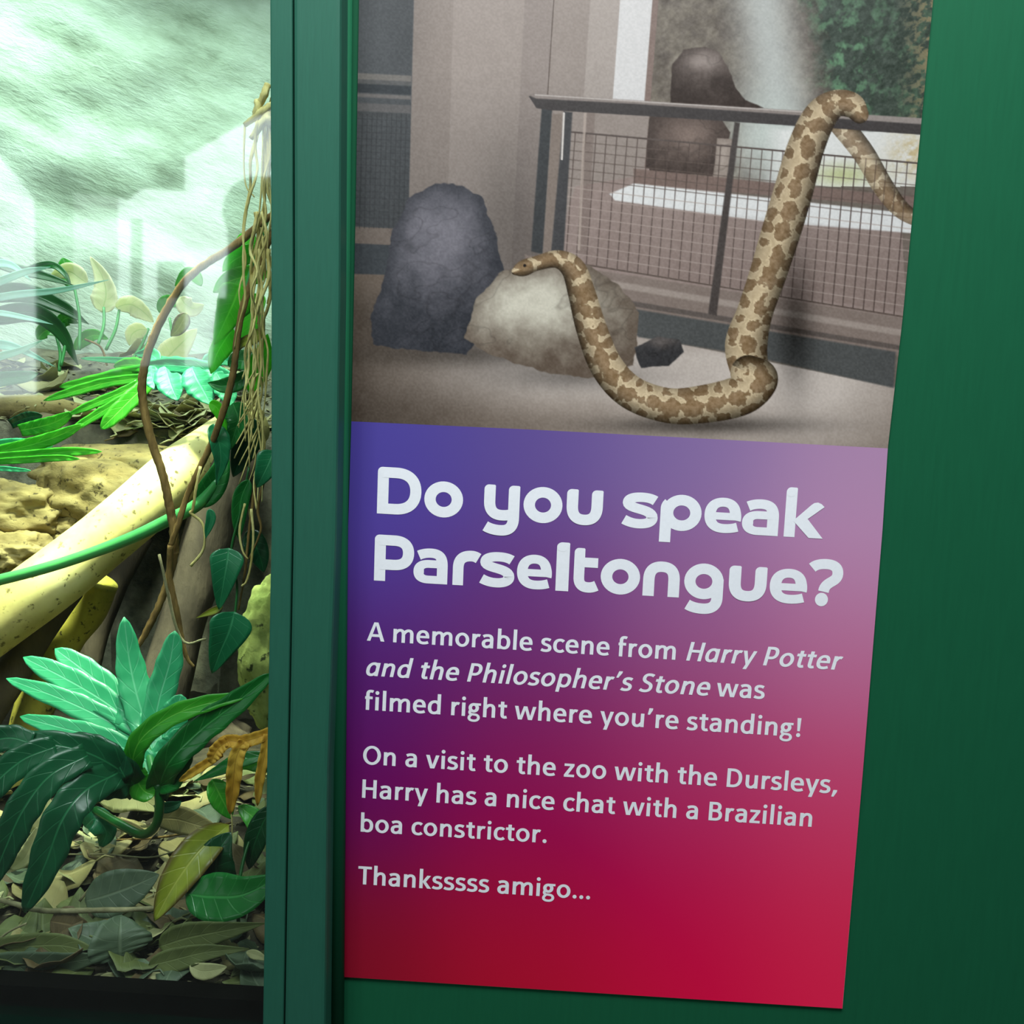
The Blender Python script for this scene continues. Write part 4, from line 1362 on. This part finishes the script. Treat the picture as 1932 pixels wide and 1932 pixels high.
leaf_px('leaf', [(516, 850, .26), (506, 875, .255), (494, 900, .255), (484, 920, .26)], 26, M['heart_leaf'], hp, 'heart', 9, 0.2)
leaf_px('leaf', [(420, 1145, .29), (405, 1152, .29), (390, 1158, .29), (370, 1166, .29)], 8, M['lime_leaf'], hp, 'lance', 7, 0.3)
leaf_px('leaf', [(470, 905, .30), (455, 940, .30), (450, 990, .30), (452, 1020, .30)], 16, M['deep_leaf'], hp, 'lance', 7, 0.3)
leaf_px('leaf', [(468, 1000, .31), (478, 1020, .31), (490, 1050, .31), (498, 1080, .31)], 22, M['dark_leaf'], hp, 'oval', 7, 0.3)

# ---------------------------------------------------------------- lobed plant at the front
lp = empty('lobed_leaf_plant', at(295, 1500, .20))
tag(lp, 'plant with deeply lobed teal and green leaves in the foreground by the glass', 'plant')
lobed_px('leaf', [(296, 1470, .20), (280, 1385, .235), (258, 1310, .25), (244, 1245, .26), (234, 1164, .265)],
         [([(285, 1400, .235), (300, 1320, .25), (320, 1250, .26), (330, 1190, .265)], 27),
          ([(276, 1372, .24), (205, 1302, .26), (150, 1258, .27), (104, 1224, .275)], 26),
          ([(280, 1385, .235), (195, 1322, .25), (120, 1278, .26), (44, 1240, .265)], 26),
          ([(284, 1405, .23), (200, 1358, .24), (120, 1320, .245), (12, 1280, .25)], 23),
          ([(290, 1440, .215), (200, 1396, .222), (120, 1374, .225), (38, 1352, .225)], 22),
          ([(288, 1420, .23), (318, 1376, .245), (332, 1340, .25), (342, 1310, .255)], 28),
          ([(292, 1450, .22), (312, 1424, .23), (330, 1402, .235), (340, 1374, .24)], 28),
          ([(298, 1480, .215), (282, 1420, .24), (262, 1350, .252), (246, 1285, .262)], 46)],
         M['teal_leaf'], lp, 0.10, 30, 1)
lobed_px('leaf', [(262, 1488, .19), (250, 1440, .17), (268, 1392, .165), (325, 1350, .17), (395, 1326, .18), (470, 1311, .19)],
         [([(255, 1450, .175), (258, 1470, .175), (272, 1492, .178), (292, 1500, .18)], 24)], M['bright_leaf'], lp, 0.3, 21, 3)
lobed_px('leaf', [(296, 1500, .19), (318, 1440, .17), (375, 1380, .175), (440, 1330, .185), (515, 1270, .195)],
         [([(300, 1485, .185), (325, 1475, .18), (345, 1440, .178), (362, 1410, .178)], 18)], M['deep_leaf'], lp, 0.3, 29, 4)
lobed_px('leaf', [(262, 1490, .18), (225, 1452, .15), (160, 1418, .13), (80, 1402, .12), (-60, 1392, .12)],
         [([(222, 1458, .148), (160, 1492, .115), (118, 1545, .095), (85, 1630, .09), (46, 1722, .09)], 37),
          ([(165, 1425, .128), (95, 1462, .105), (45, 1525, .09), (10, 1600, .085), (-20, 1680, .085)], 33),
          ([(105, 1408, .12), (40, 1435, .105), (-20, 1490, .09), (-60, 1560, .085)], 30),
          ([(238, 1470, .155), (210, 1425, .15), (165, 1402, .15), (120, 1392, .15)], 22),
          ([(245, 1480, .165), (200, 1478, .14), (165, 1490, .125), (150, 1510, .12)], 32),
          ([(60, 1402, .12), (20, 1392, .12), (-20, 1400, .115), (-60, 1420, .11)], 26)],
         M['lobe_leaf'], lp, 0.16, 30, 7)
tube_px('petiole', [(297, 1478, .185, 9), (301, 1520, .185, 9), (293, 1558, .19, 9), (268, 1574, .20, 9), (228, 1556, .215, 8.5), (180, 1528, .24, 8)], M['petiole'], lp, 12)
tube_px('petiole', [(297, 1480, .19, 8), (285, 1440, .21, 8), (278, 1400, .232, 6), (262, 1330, .25, 4.5), (250, 1270, .26, 3)], M['stem'], lp, 10)
for q in ([(160, 1560, .24), (180, 1545, .235), (200, 1570, .235), (190, 1600, .24)], [(290, 1520, .24), (310, 1524, .24), (330, 1520, .245), (342, 1512, .25)]):
    leaf_px('leaf', q, 24 if q[0][0] < 200 else 11, M['heart_leaf'], lp, 'oval', 7, 0.2)

lp2 = empty('lobed_leaf_plant', at(300, 720, .62))
tag(lp2, 'lobed fresh green plant spreading over the litter on the raised shelf', 'plant')
lobed_px('leaf', [(440, 716, .58), (380, 704, .60), (320, 702, .62), (250, 706, .63), (170, 722, .63), (112, 730, .63)],
         [([(270, 712, .625), (200, 722, .62), (140, 738, .615), (82, 756, .61)], 10),
          ([(280, 722, .62), (250, 750, .605), (215, 785, .59), (190, 810, .585)], 16),
          ([(265, 735, .615), (220, 760, .60), (170, 790, .59), (124, 818, .585)], 9),
          ([(262, 722, .62), (225, 742, .61), (170, 765, .60), (130, 782, .60)], 9),
          ([(290, 700, .62), (265, 690, .63), (240, 688, .635), (215, 692, .64)], 14)],
         M['bright_leaf'], lp2, 0.12, 17, 9)
lobed_px('leaf', [(452, 722, .57), (410, 704, .58), (360, 692, .59), (300, 688, .60), (262, 694, .60)],
         [([(312, 690, .60), (318, 712, .59), (326, 735, .58), (336, 756, .575)], 27), ([(362, 692, .59), (372, 715, .58), (386, 740, .575), (398, 764, .57)], 30),
          ([(408, 702, .58), (420, 722, .575), (430, 745, .57), (436, 768, .565)], 22), ([(285, 690, .60), (286, 706, .595), (290, 722, .59), (296, 736, .585)], 18),
          ([(300, 684, .61), (290, 672, .62), (276, 668, .63), (255, 668, .635)], 14), ([(380, 690, .6), (400, 680, .61), (420, 678, .615), (440, 690, .615)], 16)],
         M['mid_teal'], lp2, 0.2, 17, 15, 0.06, 'oval')
lobed_px('leaf', [(330, 690, .66), (280, 684, .67), (220, 680, .68), (152, 676, .68)], [([(300, 690, .66), (340, 695, .65), (380, 702, .64), (420, 722, .63)], 22)], M['teal_leaf'], lp2, 0.12, 7, 12)
lp3 = empty('lobed_leaf_plant', at(-20, 860, .58))
tag(lp3, 'bright green ragged leaves reaching in from the left edge above the boulders', 'plant')
for pts, wd, m in [([(-60, 862, .56), (30, 846, .56), (100, 826, .56), (158, 800, .565)], 14, 'bright_leaf'), ([(-60, 850, .57), (10, 838, .57), (60, 838, .57), (100, 842, .57)], 11, 'teal_leaf'),
                   ([(-60, 866, .555), (60, 858, .555), (130, 852, .555), (192, 852, .56)], 10, 'bright_leaf'), ([(-60, 874, .55), (40, 868, .55), (110, 864, .55), (150, 866, .55)], 7, 'bright_leaf'),
                   ([(-40, 884, .545), (0, 884, .545), (30, 886, .545), (58, 888, .545)], 5, 'teal_leaf'), ([(38, 812, .60), (70, 806, .60), (105, 796, .60), (137, 778, .60)], 15, 'bright_leaf'),
                   ([(20, 800, .62), (45, 790, .62), (60, 786, .62), (80, 784, .62)], 12, 'dark_leaf')]:
    leaf_px('leaf', pts, wd, M[m], lp3, 'finger', 7, 0.15, 0.2, 0.12, seed=wd)

# ---------------------------------------------------------------- strap leaved and pale plants at the back
sp = empty('strap_leaf_plant', at(-20, 660, .95))
tag(sp, 'plant with long dark and pale strap leaves at the left edge before the rock wall', 'plant')
for k, (pts, wd, m) in enumerate([
        ([(-60, 470, .90), (20, 505, .93), (80, 520, .96), (142, 540, .98)], 11, 'strap_leaf'), ([(-60, 560, .92), (40, 552, .95), (110, 576, .97), (168, 612, .99)], 18, 'strap_leaf'),
        ([(-60, 610, .92), (50, 588, .95), (110, 620, .97), (148, 690, .99)], 19, 'strap_leaf'), ([(20, 520, 1.0), (90, 500, 1.0), (120, 515, 1.0), (136, 545, 1.0)], 7, 'strap_leaf'),
        ([(-60, 572, .88), (30, 556, .88), (110, 548, .90), (205, 528, .92)], 7, 'pale_strap'), ([(-60, 552, .88), (0, 530, .88), (50, 512, .90), (95, 504, .92)], 8, 'pale_strap'),
        ([(-60, 598, .87), (-10, 590, .87), (50, 600, .88), (100, 612, .9)], 6, 'pale_strap'), ([(-60, 650, .86), (0, 650, .86), (40, 660, .87), (104, 692, .88)], 9, 'pale_strap'),
        ([(-60, 690, .85), (0, 672, .85), (40, 660, .86), (80, 642, .87)], 8, 'pale_strap'), ([(-60, 520, .9), (-20, 500, .9), (20, 500, .91), (60, 530, .92)], 9, 'pale_strap'),
        ([(-60, 730, .84), (0, 716, .84), (50, 710, .85), (72, 704, .86)], 14, 'deep_leaf')]):
    leaf_px('leaf', pts, wd, M[m], sp, 'strap', 7, 0.25, (k % 3 - 1) * 0.3, 0.03, seed=k)
wp = empty('pale_leaf_plant', at(190, 640, 1.02))
tag(wp, 'plant with broad cream and pale green leaves in front of the rock wall', 'plant')
for k, (pts, wd, m) in enumerate([
        ([(192, 590, 1.02), (200, 555, 1.02), (192, 520, 1.02), (170, 484, 1.02)], 27, 'cream_leaf'), ([(165, 535, 1.03), (150, 525, 1.03), (128, 512, 1.03), (95, 520, 1.03)], 20, 'cream_leaf'),
        ([(145, 545, 1.05), (130, 520, 1.05), (125, 505, 1.05), (118, 486, 1.05)], 22, 'bright_leaf'), ([(218, 580, 1.0), (245, 574, 1.0), (270, 588, 1.0), (290, 608, 1.0)], 20, 'cream_leaf'),
        ([(278, 622, .98), (262, 622, .98), (248, 632, .98), (244, 652, .98)], 18, 'cream_leaf'), ([(300, 590, .98), (312, 575, .98), (325, 570, .98), (345, 575, .98)], 15, 'bright_leaf'),
        ([(340, 560, .96), (350, 575, .96), (365, 582, .96), (385, 575, .96)], 18, 'cream_leaf'), ([(110, 620, 1.0), (118, 605, 1.0), (130, 600, 1.0), (148, 610, 1.0)], 14, 'bright_leaf'),
        ([(70, 640, .98), (85, 625, .98), (100, 625, .98), (120, 640, .98)], 16, 'bright_leaf'), ([(140, 660, .98), (160, 640, .98), (180, 632, .98), (205, 640, .98)], 13, 'bright_leaf'),
        ([(300, 690, .9), (320, 670, .9), (340, 650, .9), (372, 620, .9)], 26, 'cream_leaf'), ([(380, 540, .9), (365, 520, .9), (350, 520, .9), (330, 540, .9)], 14, 'bright_leaf')]):
    leaf_px('leaf', pts, wd, M[m], wp, 'oval' if k != 0 else 'heart', 9, 0.25, (k % 4 - 1.5) * 0.3, 0.05, seed=k)
for k, (a, b) in enumerate([((196, 580), (185, 650)), ((225, 585), (200, 660)), ((140, 540), (150, 660)), ((120, 610), (115, 690)), ((105, 630), (112, 700)), ((300, 600), (250, 690)), ((320, 600), (324, 700)), ((280, 620), (240, 690))]):
    tube_px('stalk', [(a[0], a[1], 1.0, 2.5), ((a[0] + b[0]) / 2 + 5, (a[1] + b[1]) / 2, .98, 3), (b[0], b[1], .96, 3)], M['stem'], wp, 7)
tw = [tube_px('rootlet', [(160, 640, .93, 2), (190, 655, .93, 2.2), (202, 690, .93, 2)], M['vine'], None, 6)]
tag(tw[0], 'thin bent brown rootlet below the pale leaves', 'twig')

# withered leaf and the leaves at the lower right
wl = empty('withered_leaf', at(445, 1420, .17))
tag(wl, 'withered golden yellow lobed leaf hanging by the post', 'leaf')
lobed_px('blade', [(520, 1378, .17), (485, 1392, .165), (455, 1400, .16), (425, 1398, .16), (398, 1418, .16)],
         [([(462, 1398, .16), (446, 1430, .155), (440, 1480, .155), (434, 1536, .16)], 15), ([(432, 1398, .16), (414, 1410, .158), (404, 1424, .156), (398, 1440, .156)], 14),
          ([(420, 1420, .165), (390, 1440, .168), (362, 1458, .17), (338, 1474, .175)], 9), ([(505, 1385, .168), (500, 1420, .165), (490, 1470, .165), (486, 1520, .168)], 10)], M['dead_yellow'], wl, 0.5, 13, 5, 0.28)
tube_px('stalk', [(436, 1528, .16, 2), (438, 1560, .16, 1.5), (437, 1590, .16, 1.2)], M['root'], wl, 6)
rp = empty('broad_leaf_plant', at(450, 1640, .13))
tag(rp, 'low plant with rounded dark green leaves in the lower corner beside the post', 'plant')
for k, (pts, wd, m, pr) in enumerate([
        ([(425, 1700, .13), (408, 1660, .125), (412, 1610, .125), (436, 1570, .13)], 42, 'dark_leaf', 'oval'),
        ([(350, 1686, .10), (400, 1692, .095), (460, 1688, .09), (530, 1652, .09)], 46, 'deep_leaf', 'oval'),
        ([(505, 1424, .19), (450, 1436, .185), (410, 1455, .18), (366, 1474, .18)], 15, 'deep_leaf', 'lance'),
        ([(400, 1470, .18), (412, 1495, .175), (425, 1520, .175), (436, 1545, .175)], 24, 'bright_leaf', 'oval'),
        ([(450, 1520, .17), (480, 1545, .165), (488, 1570, .165), (462, 1592, .165)], 20, 'bright_leaf', 'oval'),
        ([(515, 1520, .15), (495, 1555, .15), (478, 1600, .15), (470, 1640, .155)], 24, 'dark_leaf', 'oval'),
        ([(515, 1450, .2), (495, 1440, .2), (470, 1440, .2), (450, 1450, .2)], 18, 'bright_leaf', 'oval')]):
    leaf_px('leaf', pts, wd, M[m], rp, pr, 9, 0.2, (k % 3 - 1) * 0.25, 0.04, seed=k)
tube_px('stalk', [(450, 1740, .11, 4), (448, 1690, .12, 4), (460, 1620, .14, 3.5), (480, 1560, .16, 3)], M['petiole'], rp, 8)

# ================================================================ LEAF LITTER
def flat_leaf(name, loc, rot, length, width, m, curl, seed, tip=0.2):
    """a fallen leaf lying on the ground, stalk included"""
    r = random.Random(seed)
    n = 9
    path = []
    bend = r.uniform(-.25, .25)
    for i in range(n + 1):
        t = i / n
        W = PROFILE['oval'](t) if seed % 3 else PROFILE['lance'](t)
        path.append((bend * length * math.sin(t * PI) * 0.5, (t - .5) * length, curl * length * (t - .5) ** 2 * 1.4 + 0.002, max(0.0004, width * W)))
    v, f, u = blade_data(path, 7, r.uniform(.1, .5) * (1 if seed % 2 else -0.6), 0.0, 0.12, seed, Vector((0, 0, 1)))
    s = [(p[0], p[1], p[2]) for p in path]
    tv, tf = tube_data([(s[0][0], s[0][1], s[0][2], .0009), (s[0][0] + .003, s[0][1] - length * .13, s[0][2] + .002, .0009), (s[0][0] - .002, s[0][1] - length * .26, s[0][2] + .001, .0007)], 5)
    V, F, U = merge([(v, f, u), (tv, tf, [(0.5, 0.5)] * len(tv))])
    o = solid(mesh_obj(name, V, F, m, None, True, U), 0.0005)
    o.location = loc
    o.rotation_euler = rot
    return o


ROWY = [r for _, r in GR][::-1]
ROWD = [y for y, _ in GR][::-1]
LROW = [r for _, r in LEDGE][::-1]
LDEP = [y for y, _ in LEDGE][::-1]
rng = random.Random(5)
KIND = [('tan', 0), ('brown', 1), ('olive green', 2), ('grey green', 3), ('pale straw', 4)]
protos = {}
for kn, ki in KIND:
    for s in range(3):
        protos[(ki, s)] = None
cnt = 0
for k in range(175):
    px = rng.uniform(-70, 560) if k < 150 else rng.uniform(-330, -60)
    row = rng.uniform(1440, 1862)
    y = float(np.interp(row, ROWY, ROWD))
    q = at(px, row, y)
    ki = rng.choices([0, 1, 2, 3, 4], [3, 3, 3, 2.4, 2.2] if row < 1700 else [1.5, 3, 4, 4, 0.8])[0]
    s = rng.randrange(3)
    y = max(y, 0.062)
    loc = Vector((q.x, y, ground_z(q.x, y) + rng.uniform(.002, .014)))
    rot = (rng.uniform(-.35, .45) + .15, rng.uniform(-.4, .4), rng.uniform(0, 6.283))
    sc = rng.uniform(.75, 1.25)
    lab = '%s fallen leaf lying in the litter behind the glass' % KIND[ki][0]
    if protos[(ki, s)] is None:
        o = flat_leaf('fallen_leaf', loc, rot, .062, .0155 + .003 * s, DRY[ki], [.3, -.35, .55][s], ki * 7 + s)
        protos[(ki, s)] = o
    else:
        o = protos[(ki, s)].copy()
        COL.objects.link(o)
        o.location = loc
        o.rotation_euler = rot
    o.scale = (sc, sc, sc)
    tag(o, lab, 'leaf', '%s leaves in the lower litter' % KIND[ki][0])
for k in range(110):
    px = rng.uniform(-40, 470) if k < 70 else rng.uniform(150, 440)
    row = rng.uniform(690, 850) if k < 70 else rng.uniform(765, 845)
    y = float(np.interp(row, LROW, LDEP))
    q = at(px, row, y)
    y = max(y, .775)
    ki = rng.choices([0, 1, 2, 4], [3, .9, .3, 6])[0]
    o = protos[(ki, rng.randrange(3))].copy()
    COL.objects.link(o)
    o.location = (q.x, y, ledge_z(q.x, y) + rng.uniform(.002, .016))
    o.rotation_euler = (rng.uniform(-.05, .45), rng.uniform(-.35, .35), rng.uniform(0, 6.283))
    sc = rng.uniform(.8, 1.5)
    o.scale = (sc, sc, sc)
    tag(o, '%s fallen leaf lying on the raised soil shelf' % KIND[ki][0], 'leaf', '%s leaves on the shelf' % KIND[ki][0])

# single leaves that stand out
for nm, pts, wd, m, pr, fold, tilt, lab in [
        ('fallen_leaf', [(227, 1806, .066), (226, 1790, .066), (226, 1760, .07), (228, 1726, .085)], 62, DRY[3], 'oval', .12, .25, 'broad round grey green fallen leaf with its stalk towards the glass'),
        ('fallen_leaf', [(-60, 1818, .062), (30, 1822, .060), (110, 1818, .060), (205, 1802, .064)], 32, DRY[3], 'oval', .15, .5, 'long grey green fallen leaf lying along the foot of the glass'),
        ('fallen_leaf', [(-40, 1790, .08), (40, 1786, .078), (120, 1784, .076), (200, 1806, .072)], 26, DRY[2], 'oval', .15, .3, 'olive fallen leaf overlapping the long grey one at the glass'),
        ('fallen_leaf', [(432, 1556, .15), (378, 1604, .12), (330, 1668, .10), (291, 1738, .09)], 38, M['lime_leaf'], 'oval', .3, .2, 'yellow green fallen leaf with brown half leaning on the litter'),
        ('fallen_leaf', [(95, 1738, .10), (120, 1742, .098), (145, 1746, .098), (165, 1740, .10)], 34, DRY[1], 'oval', .12, .2, 'small brown grey rounded leaf beside the broad round one'),
        ('fallen_leaf', [(160, 1700, .12), (200, 1690, .12), (250, 1672, .125), (300, 1650, .13)], 44, DRY[3], 'oval', .15, .0, 'shiny grey green leaf behind the twig under the lobed plant'),
        ('fallen_leaf', [(300, 1786, .075), (350, 1770, .075), (410, 1758, .078), (500, 1742, .085)], 34, DRY[2], 'lance', .2, .4, 'long olive leaf lying beside the lower corner of the post'),
        ('fallen_leaf', [(280, 1822, .062), (330, 1810, .064), (390, 1796, .066), (470, 1790, .07)], 24, DRY[2], 'lance', .2, .3, 'narrow olive leaf low at the glass right of the round leaf'),
        ('fallen_leaf', [(185, 1846, .058), (225, 1846, .058), (280, 1842, .058), (335, 1836, .06)], 13, DRY[4], 'lance', .2, .2, 'narrow pale straw leaf lowest at the glass'),
        ('fallen_leaf', [(358, 1822, .062), (380, 1832, .06), (405, 1830, .06), (428, 1824, .062)], 16, DRY[4], 'oval', .2, .2, 'small pale leaf at the glass near the post'),
        ('fallen_leaf', [(465, 1796, .075), (478, 1800, .075), (490, 1804, .075), (505, 1812, .075)], 9, DRY[4], 'oval', .2, .2, 'tiny pale leaf tucked against the post at the glass'),
        ('fallen_leaf', [(180, 1500, .30), (220, 1495, .30), (260, 1502, .30), (300, 1530, .29)], 38, DRY[4], 'oval', .15, .1, 'large pale leaf on the litter behind the curved petiole'),
        ('fallen_leaf', [(290, 1545, .25), (330, 1545, .25), (370, 1556, .25), (420, 1570, .245)], 26, DRY[0], 'oval', .15, .1, 'broad tan leaf right of the curved petiole'),
        ('fallen_leaf', [(200, 1545, .26), (225, 1555, .255), (250, 1560, .255), (280, 1570, .255)], 12, DRY[0], 'lance', .2, .1, 'slim tan leaf under the curved petiole'),
        ('fallen_leaf', [(60, 1580, .26), (75, 1560, .26), (85, 1530, .265), (92, 1500, .27)], 16, DRY[4], 'oval', .2, .1, 'upright pale leaf seen between the two dark hanging lobes'),
        ('fallen_leaf', [(20, 1640, .2), (45, 1620, .2), (60, 1590, .205), (70, 1560, .21)], 15, DRY[4], 'oval', .2, .1, 'pale leaf standing left of the long dark lobe')]:
    o = leaf_px(nm, pts, wd, m, None, pr, 9, fold, tilt, 0.05, seed=int(wd))
    tag(o, lab, 'leaf')

for pts, m, lab in [([(-40, 1688, .105, 5), (30, 1706, .103, 5), (80, 1718, .102, 5.5), (160, 1718, .10, 5.5), (240, 1716, .10, 5), (296, 1713, .10, 4.5)], M['twig'], 'straight grey twig lying across the litter under the lobed plant'),
                    ([(150, 1700, .14, 3), (185, 1660, .15, 2.5), (215, 1650, .16, 2)], M['twig'], 'short dark twig slanting behind the straight grey one'),
                    ([(215, 1585, .26, 2), (300, 1580, .26, 2.4), (380, 1566, .26, 2.4), (436, 1552, .26, 2)], M['vine'], 'thin brown twig below the curved petiole'),
                    ([(130, 1612, .22, 1.6), (200, 1612, .22, 1.8), (280, 1618, .22, 1.6), (330, 1606, .23, 1.4)], M['twig'], 'thin wavy stalk over the middle of the litter'),
                    ([(0, 1770, .085, 2.4), (20, 1756, .085, 2.2), (50, 1742, .088, 2)], M['twig'], 'small pale stick at the left of the litter'),
                    ([(96, 1766, .08, 3), (100, 1780, .078, 3), (104, 1796, .076, 3)], M['twig'], 'short pale stub of stalk near the round leaf'),
                    ([(300, 1046, .3, 2.6), (340, 1202, .31, 2.6), (388, 1206, .31, 2.4)], M['twig'], 'thin grey stalk behind the lower heart shaped leaf')]:
    o = tube_px('twig', pts, m, None, 7, 0.2, 6, 3, 200)
    tag(o, lab, 'twig')

# crumbs, bits of bark and leaf nobody could count
rng = random.Random(21)


def crumbs(name, n, lab, place):
    V, F = [], []
    for k in range(n):
        c, sz = place()
        a = rng.uniform(0, 6.283)
        d = Vector((math.cos(a), math.sin(a), rng.uniform(-.3, .3)))
        e = Vector((-math.sin(a), math.cos(a), rng.uniform(-.4, .4)))
        l, w_ = sz * rng.uniform(.6, 2.2), sz * rng.uniform(.2, .6)
        b = len(V)
        up = Vector((0, 0, sz * .25))
        V += [c - d * l, c + e * w_, c + d * l, c - e * w_, c + up, c - up]
        F += [(b, b + 1, b + 4), (b + 1, b + 2, b + 4), (b + 2, b + 3, b + 4), (b + 3, b, b + 4), (b + 1, b, b + 5), (b + 2, b + 1, b + 5), (b + 3, b + 2, b + 5), (b, b + 3, b + 5)]
    o = mesh_obj(name, V, F, M['twig'])
    return tag(o, lab, 'litter', None, 'stuff')


def low():
    row = rng.uniform(1440, 1868)
    y = max(float(np.interp(row, ROWY, ROWD)), .045)
    q = at(rng.uniform(-60, 540), row, y)
    return Vector((q.x, y, ground_z(q.x, y) + .002)), rng.uniform(.002, .006)


def high():
    row = rng.uniform(680, 855)
    y = max(float(np.interp(row, LROW, LDEP)), .77)
    q = at(rng.uniform(-60, 520), row, y)
    return Vector((q.x, y, ledge_z(q.x, y) + .003)), rng.uniform(.003, .009)


crumbs('leaf_litter', 900, 'fine crumbs and stalk bits between the fallen leaves at the glass', low)
crumbs('leaf_litter', 700, 'fine bark crumbs scattered over the raised soil shelf', high)
